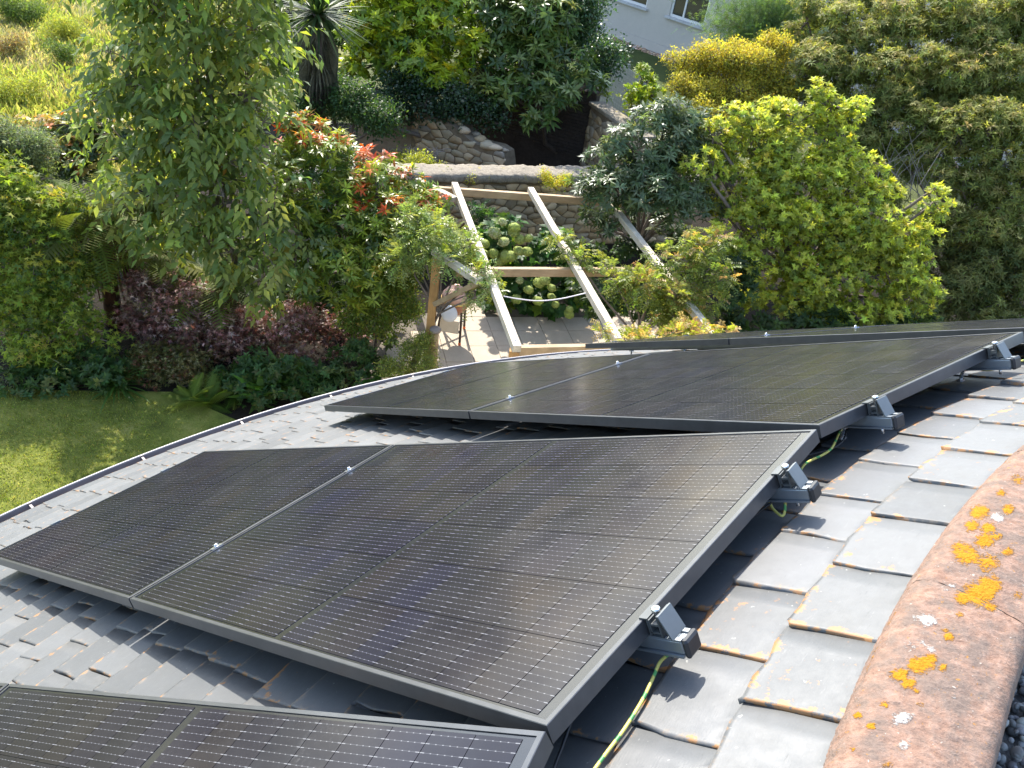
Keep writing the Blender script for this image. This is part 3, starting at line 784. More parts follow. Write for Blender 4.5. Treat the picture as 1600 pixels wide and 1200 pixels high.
def t_frond(n=13, w=.36, curl=.55):
    """an arching frond: midrib with a leaflet on either side"""
    V = []; T = []
    for i in range(n):
        t = (i + .6) / n; x = t * (1 - .22 * curl * t); z = -curl * t * t * .7 + .12 * t
        L = w * math.sin(math.pi * min(1, t * .85 + .12)) ** .8
        for s in (-1, 1):
            b = len(V)
            V += [(x - .5 / n, 0, z), (x + .5 / n, 0, z), (x + L * .35, s * L, z - L * .3)]
            T.append((b, b + 1, b + 2) if s > 0 else (b, b + 2, b + 1))
    b = len(V)
    for i in range(5):
        t = i / 4; V += [(t * (1 - .22 * curl * t), -.008, -curl * t * t * .7 + .12 * t + .004), (t * (1 - .22 * curl * t), .008, -curl * t * t * .7 + .12 * t + .004)]
    for i in range(4): a = b + 2 * i; T += [(a, a + 2, a + 1), (a + 1, a + 2, a + 3)]
    return np.array(V), np.array(T)


def t_spray(n=7, w=.22):
    """a flat feathery conifer spray"""
    V = []; T = []
    for i in range(n):
        t = i / n
        for s in (-1, 1):
            L = .42 * (1 - t * .75); b = len(V)
            V += [(t, -.012 * s, 0), (t + .06, .012 * s, 0), (t + L * .7, s * L * .75, -.05)]; T.append((b, b + 1, b + 2))
            V += [(t + .05, 0, .02), (t + .12, .01, .02), (t + L * .8, s * L * .3, .07)]; T.append((b + 3, b + 4, b + 5))
    return np.array(V), np.array(T)


OV_BROAD, OV_MID, OV_LONG = t_ovate(.56), t_ovate(.42), t_ovate(.27, .15, .2)
DIA = t_diamond(); DIA_N = t_diamond(.34, .18)


def leaf_frames(P, D, Nn, S):
    x = nrm(D); y = nrm(np.cross(Nn, x)); z = np.cross(x, y)
    return np.stack([x, y, z], -1) * S[:, None, None]


def leaves_mesh(name, tmpl, P, D, Nn, S, C, mat):
    V, T = tmpl; F = leaf_frames(P, D, Nn, S)
    W = np.einsum('nij,vj->nvi', F, V) + P[:, None]
    TT = T[None] + (np.arange(len(P)) * len(V))[:, None, None]
    col = np.repeat(np.concatenate([C, np.ones((len(C), 1))], 1), len(V), 0)
    return np_mesh(name, W.reshape(-1, 3), TT.reshape(-1, 3), mat, col)


def clusters(blobs, cpa, rg, subs=14, subr=.37, rear=.4, inner=.18):
    """cluster points on the lumps of a crown. blobs: (centre, radii). returns points, axes, height within the lump (-1..1)"""
    PP, AA, HH, LIM = [], [], [], []
    for c, R in blobs:
        c = np.asarray(c, float); R = np.asarray(R, float)
        k = max(5, int(subs * (R[0] * R[2]) ** .5 / .8))
        d = nrm(rg.normal(size=(k, 3)) + np.array([0, -.25, .25]))
        sc = c + d * R * rg.uniform(.45, .82, (k, 1)); LIM.append((c, sc))
        for p in sc:
            r = R.mean() * subr * rg.uniform(.7, 1.3)
            n = max(4, int(cpa * 9.5 * r * r))
            e = nrm(rg.normal(size=(n, 3)) + np.array([0, 0, .35]))
            q = p + e * r * np.array([1.15, 1.15, .8]) * (1 - .45 * rg.uniform(0, 1, (n, 1)) ** 2)
            PP.append(q); AA.append(e); HH.append(e[:, 2])
        n = int(cpa * R.mean() ** 2 * 5 * inner)
        e = nrm(rg.normal(size=(n, 3))); PP.append(c + e * R * rg.uniform(.2, .75, (n, 1))); AA.append(e); HH.append(e[:, 2] * .5 - .4)
    P = np.concatenate(PP); A = np.concatenate(AA); H = np.concatenate(HH)
    v = nrm(CAMP - P); keep = (P[:, 2] > .04) & (((A * v).sum(1) > -.35) | (rg.uniform(size=len(P)) < rear))
    return P[keep], A[keep], H[keep], LIM


def pal(rg, n, cols, jit=.16):
    w = np.array([c[1] for c in cols]); w = w / w.sum()
    i = rg.choice(len(cols), n, p=w); C = np.minimum(np.array([c[0] for c in cols])[i] * 1.4, .6)
    return C * np.exp(rg.normal(0, jit, (n, 1))) * np.exp(rg.normal(0, jit * .35, (n, 3)))


UP = np.array([0, 0, 1.0])
PICKS = []


def grow(name, label, cat, base, blobs, style, size, cols, tmpl, mat, lai=1.15, k=7, group=None, subs=16, subr=.46, rear=.35, inner=.22, seed=1, droop=.35,
         tips=None, tip_test=None, trunk=None, pick=0, twigs=.15, leaf='leaf', stems=True, stem_mat=None, tilt=(48, 80), topcols=None, root=None):
    """a plant: empty at its base > trunk, branches, foliage (one joined mesh), with the leaves that show largest as single leaves"""
    rg = np.random.default_rng(seed)
    base = np.asarray(base, float)
    R = root or empty(name, base, label, cat, group)
    tv, tt_ = tmpl; la = .5 * np.linalg.norm(np.cross(tv[tt_[:, 1]] - tv[tt_[:, 0]], tv[tt_[:, 2]] - tv[tt_[:, 0]]), axis=1).sum() * size * size * .82
    P, A, H, LIM = clusters(blobs, lai / (k * la), rg, subs, subr, rear, inner)
    n = len(P)
    ci = np.repeat(np.arange(n), k); N = n * k
    if style == 'rosette':
        ax = nrm(A * .55 + UP * .65 + rg.normal(0, .28, (n, 3)))
        ref = nrm(np.cross(ax, rg.normal(size=(n, 3)))); ref2 = np.cross(ax, ref)
        az = np.tile(np.arange(k) * 2.39996, n) + np.repeat(rg.uniform(0, 7, n), k) + rg.normal(0, .2, N)
        tl = np.radians(rg.uniform(*tilt, N))
        rad = ref[ci] * np.cos(az)[:, None] + ref2[ci] * np.sin(az)[:, None]
        D = ax[ci] * np.cos(tl)[:, None] + rad * np.sin(tl)[:, None]; D[:, 2] -= droop * .5 * rg.uniform(0, 1, N)
        Nn = ax[ci] * np.sin(tl)[:, None] - rad * np.cos(tl)[:, None]
        LP = P[ci] + ax[ci] * (rg.uniform(-.25, .12, N) * size)[:, None]
        S = size * rg.uniform(.62, 1.12, N)
    elif style == 'spray':
        td = nrm(A * np.array([1, 1, .45]) + rg.normal(0, .35, (n, 3)) - UP * droop * .6)
        L = size * k * .28 * rg.uniform(.7, 1.25, n)
        t = np.tile((np.arange(k) + .5) / k, n)
        side = np.where(np.tile(np.arange(k) % 2, n) == 0, 1.0, -1.0)[:, None] * nrm(np.cross(td, UP))[ci]
        D = td[ci] * .55 + side * .75 + rg.normal(0, .22, (N, 3)); D[:, 2] -= droop * rg.uniform(.4, 1.5, N)
        Nn = nrm(UP + rg.normal(0, .35, (N, 3)) + td[ci] * .4)
        LP = P[ci] + td[ci] * (t * L[ci])[:, None] - UP * (t ** 2 * L[ci] * droop * .5)[:, None]
        S = size * rg.uniform(.7, 1.15, N)
    elif style == 'pinnate':
        td = nrm(A + rg.normal(0, .45, (n, 3)) + UP * .05); L = size * k * .24 * rg.uniform(.8, 1.2, n)
        t = np.tile((np.arange(k) // 2 + .6) / (k / 2), n); sd = nrm(np.cross(td, UP + rg.normal(0, .3, (n, 3))))
        side = np.where(np.tile(np.arange(k) % 2, n) == 0, 1.0, -1.0)[:, None] * sd[ci]
        D = td[ci] * .4 + side + rg.normal(0, .1, (N, 3)); D[:, 2] -= droop * .4
        Nn = nrm(np.cross(td, sd))[ci] + rg.normal(0, .15, (N, 3)); Nn *= np.sign(Nn[:, 2:3] + 1e-6)
        LP = P[ci] + td[ci] * (t * L[ci])[:, None] - UP * (t ** 2 * L[ci] * droop * .6)[:, None]; S = size * rg.uniform(.75, 1.1, N)
    else:                                        # loose: small leaves facing up and outwards
        D = nrm(A[ci] * .5 + rg.normal(0, .75, (N, 3)) - UP * droop * .5)
        Nn = nrm(UP * .9 + A[ci] * .5 + rg.normal(0, .55, (N, 3)))
        LP = P[ci] + rg.normal(0, size * 1.15, (N, 3)); S = size * rg.uniform(.6, 1.2, N)
    cc = pal(rg, n, cols, .14)
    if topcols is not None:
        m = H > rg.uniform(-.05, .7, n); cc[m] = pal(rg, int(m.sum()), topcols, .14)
    if tips is not None:
        m = tip_test(P, H, rg); cc[m] = pal(rg, int(m.sum()), tips, .2)
    C = cc[ci] * np.exp(rg.normal(0, .13, (N, 1)))
    ok = LP[:, 2] > .02
    LP, D, Nn, S, C = LP[ok], D[ok], Nn[ok], S[ok], C[ok]
    if pick:
        X, Y, Z = proj(LP); fac = ((A[ci][ok]) * nrm(CAMP - LP)).sum(1)
        score = np.where((X > 5) & (X < 1595) & (Y > 5) & (Y < 1000) & (fac > .2), S / Z * (1 + .5 * fac), 0)
        idx = np.argsort(-score)[:pick]; idx = idx[score[idx] > 0]
        F = leaf_frames(LP[idx], D[idx], Nn[idx], S[idx]); vs = []
        for q in range(6):
            cq = C[idx[q::6]].mean(0) if len(idx) > 6 else C[0]
            vs.append(np_mesh(leaf, tmpl[0], tmpl[1], mat, np.tile(np.append(cq, 1), (len(tmpl[0]), 1))))
        order = np.argsort(C[idx] @ np.array([1, .3, 0])); grp = np.empty(len(idx), int); grp[order] = np.arange(len(idx)) * 6 // max(1, len(idx))
        for q in range(6):
            if (grp == q).any(): vs[q].color_attributes['col'].data.foreach_set('color', np.tile(np.append(C[idx[grp == q]].mean(0), 1), len(tmpl[0])).astype(np.float32))
        for a_, b_ in enumerate(idx):
            o = link(leaf, vs[grp[a_]], R); M = Matrix.Identity(4)
            for r_ in range(3):
                for c_ in range(3): M[r_][c_] = F[a_][r_][c_]
                M[r_][3] = LP[b_][r_] - base[r_]
            o.matrix_basis = M
        rest = np.ones(len(LP), bool); rest[idx] = False
        LP, D, Nn, S, C = LP[rest], D[rest], Nn[rest], S[rest], C[rest]
    tag(link('foliage', leaves_mesh('foliage', tmpl, LP - base, D, Nn, S, C, mat), R), kind='stuff')
    if stems:
        b = MB(); tr = trunk or (.02 + .012 * len(blobs))
        trk = MB(); zc_ = max(.15, min(float(np.mean([c[2] for c, R_ in blobs])), 9) * .55)
        top = np.mean([c for c, R_ in blobs], 0) * .75 + base * .25; top[2] = base[2] + (zc_ - base[2])
        trk.tube([base - base + (0, 0, -.05), (top - base) * .35 + rg.normal(0, tr, 3), (top - base) * .7 + rg.normal(0, tr, 3), top - base], [tr * 1.25, tr, tr * .85, tr * .65], 7)
        for c, sc in LIM:
            c = np.asarray(c); mid = (top + c) / 2 + rg.normal(0, .08, 3)
            b.tube([top - base, mid - base, c - base], [tr * .55, tr * .42, tr * .28], 5, False)
            for p in sc: b.tube([c - base, (c + p) / 2 - base + rg.normal(0, .04, 3), p - base], [tr * .26, tr * .18, tr * .1], 4, False)
        if twigs:
            sel = rg.uniform(size=n) < twigs
            for p in P[sel]:
                q = min((s for c, sc in LIM for s in sc), key=lambda s: ((s - p) ** 2).sum())
                b.tube([q - base, (q + p) / 2 - base + rg.normal(0, .03, 3), p - base], [tr * .1 + .002, tr * .06 + .002, .002], 3, False)
        trk.build('trunk', stem_mat or BARK, R, True); tag(b.build('branches', stem_mat or TWIG, R, True), kind='stuff')
    return R


def B(x, y, rx, ry, Y, dp=.8):
    """a lump of a crown whose outline is rx, ry pixels of the photograph wide at the forward distance Y"""
    c = at(x, y, Y=Y); d = np.linalg.norm(c - CAMP)
    return (c, (rx / F_PX * d, (rx + ry) / 2 / F_PX * d * dp, ry / F_PX * d * 1.0))


# --- the large drooping tree
blobs = [B(300, -70, 150, 110, 10.30), B(300, 60, 150, 100, 10.30), B(215, 130, 80, 75, 10.10), B(385, 150, 70, 110, 10.40), B(300, 190, 120, 80, 10.20), B(210, 245, 75, 55, 10.00),
         B(330, 275, 125, 75, 10.00), B(235, 330, 60, 50, 9.90), B(420, 330, 60, 65, 10.00), B(325, 380, 75, 60, 9.80), B(420, 425, 60, 60, 9.70), B(470, 385, 55, 50, 10.10), B(230, 375, 40, 28, 9.70)]
grow('cherry_tree', 'tall tree with drooping oval green leaves left of centre, its top cut off', 'tree', (-4.35, 10.8, 0), blobs, 'spray', .172,
     [((.115, .155, .04), 5), ((.145, .185, .045), 4), ((.09, .125, .04), 3), ((.23, .25, .055), 2.5)], OV_MID, LEAF, lai=.62, k=7, subs=15, subr=.34, seed=3, droop=.5, trunk=.07, pick=300,
     tips=[((.30, .16, .03), 1), ((.3, .28, .04), 2)], tip_test=lambda P, H, rg: rg.uniform(size=len(P)) < .025, inner=.1, twigs=.3)
# --- green maple at the left edge
blobs = [B(30, 310, 80, 36, 9.6), B(100, 345, 55, 36, 9.5), B(25, 385, 80, 45, 9.4), B(85, 430, 75, 45, 9.2), B(30, 480, 80, 50, 9.0), B(110, 495, 50, 28, 8.8), B(60, 550, 65, 38, 8.6), B(-30, 300, 60, 50, 9.6), B(150, 530, 36, 22, 8.7), B(130, 385, 30, 24, 9.4)]
grow('green_maple', 'green japanese maple with fine star shaped leaves at the left edge', 'maple', (-6.9, 9.2, 0), blobs, 'loose', .085, [((.09, .135, .02), 4), ((.12, .16, .025), 3), ((.06, .10, .025), 3)], t_palm(5, .3, 110), LEAF_SOFT,
     k=9, subs=16, subr=.37, seed=4, droop=.5, topcols=[((.19, .22, .03), 3), ((.15, .19, .03), 3), ((.26, .22, .04), 1)], trunk=.05, twigs=.1)
# --- purple maple in tiers
blobs = [B(245, 440, 50, 22, 9.80), B(290, 470, 75, 28, 9.70), B(235, 505, 48, 26, 9.50), B(310, 520, 90, 30, 9.50), B(370, 520, 70, 32, 9.70), B(440, 510, 75, 30, 9.90), B(520, 525, 45, 26, 10.10), B(450, 555, 50, 20, 9.70), B(280, 555, 60, 24, 9.40)]
grow('purple_maple', 'low purple japanese maple spreading in tiers under the drooping tree', 'maple', (-4.1, 9.8, 0), blobs, 'loose', .07, [((.095, .042, .03), 4), ((.075, .036, .026), 4), ((.12, .065, .038), 2), ((.08, .08, .03), 3)], t_palm(5, .26, 110), LEAF_RED,
     k=9, subs=18, subr=.37, seed=5, droop=.5, topcols=[((.32, .22, .19), 3), ((.19, .09, .075), 4), ((.2, .16, .08), 1)], trunk=.045, twigs=.15)  # pale topcols put pinkish sun highlights into the upper leaf colours
blobs = [B(270, 590, 65, 30, 8.75), B(240, 565, 40, 22, 8.8), B(320, 600, 40, 24, 8.75)]
grow('bronze_shrub', 'low bronze green shrub below the purple maple beside the lawn', 'shrub', (-4.3, 8.8, 0), blobs, 'loose', .05, [((.10, .085, .03), 4), ((.07, .08, .025), 4), ((.19, .17, .09), 1.5), ((.12, .05, .03), 1)], t_palm(5, .26, 110), LEAF_SOFT, k=8, subs=18, seed=6, trunk=.02)
# --- evergreen with red young leaves
blobs = [B(505, 225, 75, 55, 11.2), B(455, 300, 60, 60, 11), B(540, 265, 70, 50, 11.2), B(590, 305, 70, 50, 11), B(525, 345, 75, 60, 10.7), B(610, 350, 75, 50, 10.7), B(570, 410, 85, 55, 10.3), B(640, 300, 55, 40, 11.2), B(500, 430, 50, 50, 10.2), B(665, 335, 40, 30, 11), B(540, 470, 45, 40, 10)]


def red_tip(P, H, rg):
    X, Y, Z = proj(P)
    m = ((X > 425) & (X < 565) & (Y < 222) & (H > .1)) | ((X > 555) & (X < 705) & (Y > 225) & (Y < 330) & (H > .1))
    return m & (rg.uniform(size=len(P)) < np.where(X < 575, .62, .27))


grow('red_tipped_evergreen', 'evergreen shrub with red young leaf tips and glossy green leaves, left of the pergola', 'shrub', (-2.9, 10.9, 0), blobs, 'rosette', .145, [((.15, .19, .025), 4), ((.10, .15, .025), 4), ((.06, .105, .025), 2.5)], OV_LONG, LEAF_GLOSSY,
     k=9, subs=15, subr=.37, seed=7, droop=.5, topcols=[((.24, .27, .03), 3), ((.16, .20, .025), 3)], tips=[((.45, .07, .015), 4), ((.48, .14, .03), 3), ((.34, .11, .04), 2)], tip_test=red_tip, trunk=.06, pick=220)
# --- small leaved shrub filling the corner left of the pergola post
blobs = [B(595, 450, 50, 40, 10.2), B(630, 430, 35, 40, 10.4), B(575, 500, 45, 30, 10), B(625, 490, 32, 32, 10.2)]
grow('jasmine_bush', 'loose small leaved green bush against the left pergola post', 'shrub', (-2.2, 9.9, 0), blobs, 'loose', .05, [((.11, .14, .02), 4), ((.08, .12, .02), 4), ((.2, .19, .03), 1)], DIA, LEAF, k=8, subs=16, seed=8, trunk=.025)
blobs = [B(675, 370, 55, 32, 10.1), B(640, 395, 50, 35, 10.1), B(700, 395, 35, 32, 9.8), B(735, 380, 22, 18, 9.9), B(757, 420, 18, 18, 9.35), B(775, 452, 13, 20, 9.2), B(660, 345, 40, 20, 10.3), B(728, 462, 11, 18, 9.4)]
grow('pale_climber', 'pale silvery climber with feathery leaves over the left pergola rafter', 'climbing plant', (-1.55, 10.0, 0), blobs, 'pinnate', .062, [((.17, .21, .07), 4), ((.22, .25, .10), 3), ((.14, .19, .04), 3), ((.28, .30, .04), 1)], t_ovate(.36), LEAF_GLOSSY,
     k=12, subs=15, seed=9, droop=.5, trunk=.03)
# --- bushes on the bank behind
blobs = [B(620, 35, 95, 60, 19.00), B(700, 40, 60, 55, 18.80), B(590, 100, 65, 45, 18.60), B(670, 110, 75, 45, 18.20), B(740, 75, 40, 40, 18.40), B(640, -40, 90, 60, 19.40)]
grow('bright_laurel', 'bright yellow green laurel bush behind the ruined wall', 'shrub', (-3.0, 19.1, 0), blobs, 'rosette', .19, [((.20, .25, .018), 4), ((.14, .2, .018), 4), ((.08, .13, .02), 2.5)], OV_MID, LEAF_GLOSSY, k=8, subs=15, subr=.37, seed=10, droop=.45,
     topcols=[((.32, .34, .02), 3), ((.24, .28, .02), 3), ((.42, .34, .02), .8)], trunk=.07, pick=160)
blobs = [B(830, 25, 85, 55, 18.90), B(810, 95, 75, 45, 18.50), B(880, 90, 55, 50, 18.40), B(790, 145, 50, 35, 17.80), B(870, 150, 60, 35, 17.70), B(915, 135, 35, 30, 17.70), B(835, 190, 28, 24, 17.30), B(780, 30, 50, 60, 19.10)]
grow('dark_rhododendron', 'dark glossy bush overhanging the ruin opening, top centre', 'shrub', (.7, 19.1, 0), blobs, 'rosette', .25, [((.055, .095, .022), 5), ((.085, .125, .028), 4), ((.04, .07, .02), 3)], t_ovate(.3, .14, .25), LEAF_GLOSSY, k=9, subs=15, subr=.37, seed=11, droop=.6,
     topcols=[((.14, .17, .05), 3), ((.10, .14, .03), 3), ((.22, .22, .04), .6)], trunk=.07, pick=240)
blobs = [B(430, 10, 60, 50, 22), B(530, 25, 45, 60, 21.5), B(570, -30, 60, 50, 22.5), B(470, 90, 50, 40, 20.5)]
grow('background_bush', 'dark green bush standing behind the cordyline', 'shrub', (-5.6, 21.5, 0), blobs, 'loose', .13, [((.05, .085, .03), 4), ((.07, .11, .03), 3)], OV_MID, LEAF, k=8, seed=44)
blobs = [B(905, 10, 45, 35, 19), B(935, 95, 32, 38, 19.5), B(905, 60, 30, 40, 19)]
grow('dark_ivy_bush', 'small dark bush beside the grey board fence', 'shrub', (2.0, 19.5, 0), blobs, 'loose', .09, [((.035, .075, .03), 4), ((.05, .09, .03), 3)], DIA, LEAF_GLOSSY, k=8, seed=12)
blobs = [B(1003, 125, 22, 26, 18), B(985, 155, 26, 22, 17.6), B(1020, 150, 20, 20, 17.6)]
grow('yellow_green_bush', 'small upright yellow green bush behind the right ruin wall', 'shrub', (2.7, 17.8, 0), blobs, 'rosette', .10, [((.16, .22, .02), 4), ((.24, .28, .02), 3)], OV_MID, LEAF, k=8, seed=13)
blobs = [B(1140, 105, 75, 32, 17.5), B(1195, 120, 50, 35, 17.8), B(1080, 145, 45, 24, 17), B(1140, 155, 60, 30, 17), B(1180, 185, 55, 30, 16.5), B(1225, 150, 30, 35, 17.6), B(1075, 115, 40, 24, 17.4), B(1110, 180, 50, 24, 16.4), B(1200, 80, 40, 24, 18)]
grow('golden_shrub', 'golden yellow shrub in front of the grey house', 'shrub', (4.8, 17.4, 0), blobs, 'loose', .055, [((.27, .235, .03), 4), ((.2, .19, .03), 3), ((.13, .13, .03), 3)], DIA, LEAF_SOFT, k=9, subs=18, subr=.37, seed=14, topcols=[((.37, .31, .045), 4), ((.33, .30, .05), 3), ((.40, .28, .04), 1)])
blobs = [B(1160, 45, 55, 32, 22), B(1215, 30, 50, 40, 22.4), B(1190, 80, 50, 24, 21.6), B(1255, 55, 30, 30, 22)]
grow('feathery_conifer', 'soft blue green conifer against the grey house wall', 'conifer', (7, 22.3, 0), blobs, 'loose', .24, [((.075, .13, .055), 4), ((.10, .15, .04), 3), ((.06, .10, .05), 2)], t_spray(4), LEAF_SOFT, k=6, subs=15, subr=.37, seed=15, droop=.2)
# --- right hand hedge trees
HC = [((.15, .165, .045), 4), ((.12, .14, .035), 4), ((.085, .11, .032), 3)]; HT = [((.23, .215, .07), 3), ((.2, .21, .05), 3), ((.28, .23, .09), 1)]
GH = 'olive green hedge trees along the right boundary'
for i, (lab, base, bl) in enumerate([
    ('olive green hedge tree right of the golden shrub', (7.8, 17.8, 0), [(1330, 45, 60, 40, 18), (1300, 110, 60, 50, 17.5), (1370, 130, 65, 60, 17.2), (1320, 185, 60, 45, 16.8), (1400, 60, 50, 50, 18), (1262, 35, 40, 40, 18.8), (1272, 150, 40, 45, 17.6), (1375, 205, 60, 45, 16.6)]),
    ('tall olive green hedge tree at the top right corner', (11, 17.6, 0), [(1500, 35, 70, 50, 18), (1570, 60, 60, 60, 17.6), (1460, 110, 70, 55, 17.2), (1545, 140, 75, 55, 17), (1440, 30, 45, 45, 18.4), (1610, 10, 50, 50, 18), (1490, 190, 70, 45, 16.9), (1600, 180, 40, 60, 16.8), (1395, 10, 50, 30, 19), (1430, 155, 50, 45, 17.2), (1330, 0, 40, 30, 19)]),
    ('olive hedge tree at the right edge above the panels with brownish leaf tips', (9.9, 15.2, 0), [(1570, 225, 65, 55, 15.6), (1500, 215, 60, 50, 15.8), (1590, 300, 55, 50, 15), (1555, 350, 40, 40, 14.8), (1445, 205, 50, 35, 16), (1420, 262, 40, 22, 15.8), (1505, 300, 55, 45, 15.2), (1520, 365, 55, 40, 14.7), (1600, 380, 40, 50, 14.6)]),
    ('dark shaded hedge bush at the right edge just above the panels', (9.3, 14.4, 0), [(1540, 420, 60, 45, 14.4), (1590, 460, 40, 50, 14.2), (1500, 465, 55, 40, 14), (1480, 400, 40, 40, 14.8), (1440, 490, 45, 25, 13.8), (1430, 400, 45, 45, 14.9), (1530, 490, 70, 28, 13.7), (1470, 350, 45, 40, 15.2), (1380, 300, 50, 40, 15.6), (1590, 420, 40, 40, 14.3)])]):
    dk = i == 3
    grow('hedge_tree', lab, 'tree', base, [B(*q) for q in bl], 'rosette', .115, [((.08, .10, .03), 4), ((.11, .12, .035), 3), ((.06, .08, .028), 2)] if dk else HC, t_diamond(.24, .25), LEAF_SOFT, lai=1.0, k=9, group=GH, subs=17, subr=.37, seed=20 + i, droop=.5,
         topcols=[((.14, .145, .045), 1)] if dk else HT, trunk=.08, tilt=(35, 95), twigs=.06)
# bare twigs at the foot of the hedge
tw = MB(); rg_ = np.random.default_rng(3)
for q in range(22):
    p = at(rg_.uniform(1360, 1470), rg_.uniform(285, 300), Y=15.2 + rg_.uniform(-.3, .3)); e = at(rg_.uniform(1370, 1500), rg_.uniform(195, 262), Y=15.6 + rg_.uniform(-.3, .3))
    if q % 3 == 0: p[2] -= .3
    tw.tube([p, (p + e) / 2 + rg_.normal(0, .1, 3), e], [.008, .006, .003], 4, False)
tag(tw.build('bare_twigs', DEADTWIG, None, True, loc=tuple(at(1410, 290, Y=15.3))), 'bare grey twigs sticking out at the foot of the olive hedge', 'twigs', kind='stuff')
# --- grey green rhododendron and the bright tree on the right
blobs = [B(1040, 190, 65, 35, 13), B(990, 240, 65, 45, 12.7), B(1070, 245, 70, 50, 12.9), B(960, 290, 60, 45, 12.3), B(1030, 310, 80, 50, 12.3), B(1095, 300, 50, 50, 12.6), B(935, 335, 36, 26, 12.4), B(955, 360, 30, 24, 12.2), B(1100, 205, 40, 35, 13.2), B(1045, 360, 45, 28, 12.6), B(920, 290, 30, 25, 12.9), B(990, 335, 30, 20, 13.2)]
grow('grey_rhododendron', 'rounded rhododendron with narrow dark leaves shining silver, behind the pergola', 'shrub', (2.1, 12.9, 0), blobs, 'rosette', .155, [((.055, .085, .032), 5), ((.075, .105, .045), 4), ((.04, .065, .025), 3)], t_ovate(.26, .14, .25), LEAF_GLOSSY, k=10, subs=16, subr=.37, seed=30, droop=.65,
     topcols=[((.13, .155, .08), 3), ((.09, .12, .05), 3)], trunk=.06, pick=300)
blobs = [B(1235, 200, 70, 40, 13.2), B(1170, 235, 55, 40, 13), B(1300, 220, 60, 45, 13.2), B(1240, 270, 85, 50, 12.9), B(1330, 290, 70, 50, 12.8), B(1180, 320, 60, 45, 12.4), B(1265, 350, 85, 50, 12.4), B(1370, 350, 75, 50, 12.3), B(1200, 400, 55, 40, 12),
         B(1280, 425, 80, 50, 12), B(1380, 420, 75, 50, 12), B(1450, 325, 35, 28, 12.2), B(1240, 470, 60, 35, 11.8), B(1340, 490, 90, 35, 11.7), B(1430, 460, 45, 35, 11.9), B(1130, 380, 30, 40, 12), B(1460, 295, 22, 14, 12.2), B(1120, 270, 45, 40, 12.8), B(1300, 165, 60, 26, 13.4), B(1210, 345, 60, 45, 12.5), B(1310, 390, 80, 50, 12.3), B(1170, 470, 45, 40, 11.8), B(1410, 380, 50, 40, 12.3), B(1130, 330, 40, 40, 12.5), B(1115, 215, 45, 32, 12.7), B(1095, 265, 35, 32, 12.3), B(1170, 185, 50, 30, 13), B(1150, 420, 45, 40, 11.8), B(1400, 470, 50, 35, 11.8)]
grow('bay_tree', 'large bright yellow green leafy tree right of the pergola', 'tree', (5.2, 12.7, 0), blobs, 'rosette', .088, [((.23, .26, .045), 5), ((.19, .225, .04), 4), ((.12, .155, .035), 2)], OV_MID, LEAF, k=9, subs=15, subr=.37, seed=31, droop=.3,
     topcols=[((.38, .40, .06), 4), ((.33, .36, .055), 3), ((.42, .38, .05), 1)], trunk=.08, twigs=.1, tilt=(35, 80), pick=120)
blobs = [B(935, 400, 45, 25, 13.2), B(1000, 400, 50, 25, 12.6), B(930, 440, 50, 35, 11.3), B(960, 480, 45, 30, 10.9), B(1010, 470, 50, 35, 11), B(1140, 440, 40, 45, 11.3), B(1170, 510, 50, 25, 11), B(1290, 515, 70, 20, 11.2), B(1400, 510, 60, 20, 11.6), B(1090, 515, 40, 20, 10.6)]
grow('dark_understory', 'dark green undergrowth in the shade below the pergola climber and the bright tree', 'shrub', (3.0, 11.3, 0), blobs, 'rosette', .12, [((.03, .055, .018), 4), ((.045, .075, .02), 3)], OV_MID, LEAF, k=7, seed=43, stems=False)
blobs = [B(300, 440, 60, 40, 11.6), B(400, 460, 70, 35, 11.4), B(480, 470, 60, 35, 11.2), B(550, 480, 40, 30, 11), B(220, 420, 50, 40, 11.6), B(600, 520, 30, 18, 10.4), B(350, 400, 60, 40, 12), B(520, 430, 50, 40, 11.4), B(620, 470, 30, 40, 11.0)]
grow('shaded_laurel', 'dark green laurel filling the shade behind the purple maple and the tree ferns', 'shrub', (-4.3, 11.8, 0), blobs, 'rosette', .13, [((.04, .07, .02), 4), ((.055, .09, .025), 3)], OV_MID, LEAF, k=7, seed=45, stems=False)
# --- climber with rusty flower heads on the right of the pergola
blobs = [B(965, 440, 35, 24, 9.7), B(1060, 400, 55, 35, 10.1), B(1110, 385, 35, 30, 10.2), B(1030, 440, 70, 35, 9.8), B(1100, 440, 50, 40, 9.9), B(1080, 490, 50, 35, 9.7), B(1030, 485, 35, 30, 9.7), B(890, 385, 38, 18, 10.5), B(905, 415, 24, 18, 10.2), B(945, 415, 22, 16, 10.1)]


def rusty(P, H, rg):
    X, Y, Z = proj(P); return (H > .35) & (X > 985) & (rg.uniform(size=len(P)) < .3)


grow('rusty_climber', 'sprawling climber with rusty faded flower heads over the right rafters', 'climbing plant', (2.0, 9.9, 0), blobs, 'pinnate', .062, [((.11, .15, .03), 4), ((.15, .18, .04), 3), ((.08, .115, .03), 3)], t_ovate(.4), LEAF, k=10, subs=16, subr=.37, seed=32, droop=.55,
     topcols=[((.19, .21, .05), 3)], tips=[((.36, .23, .10), 3), ((.28, .26, .07), 2)], tip_test=rusty, trunk=.03)
blobs = [B(975, 527, 22, 10, 8.15), B(1000, 528, 30, 11, 8.25), B(1060, 520, 28, 14, 8.6), B(1120, 525, 36, 10, 8.5), B(945, 517, 16, 9, 8.15), B(1080, 510, 18, 14, 8.7)]
grow('front_climber', 'yellow and rusty tufts of climber just above the far panel edge', 'climbing plant', (1.3, 8.4, 0), blobs, 'pinnate', .05, [((.25, .27, .03), 3), ((.32, .2, .08), 3), ((.36, .26, .12), 2), ((.18, .21, .03), 2)], t_ovate(.4), LEAF, k=10, subs=16, seed=33, trunk=.02)
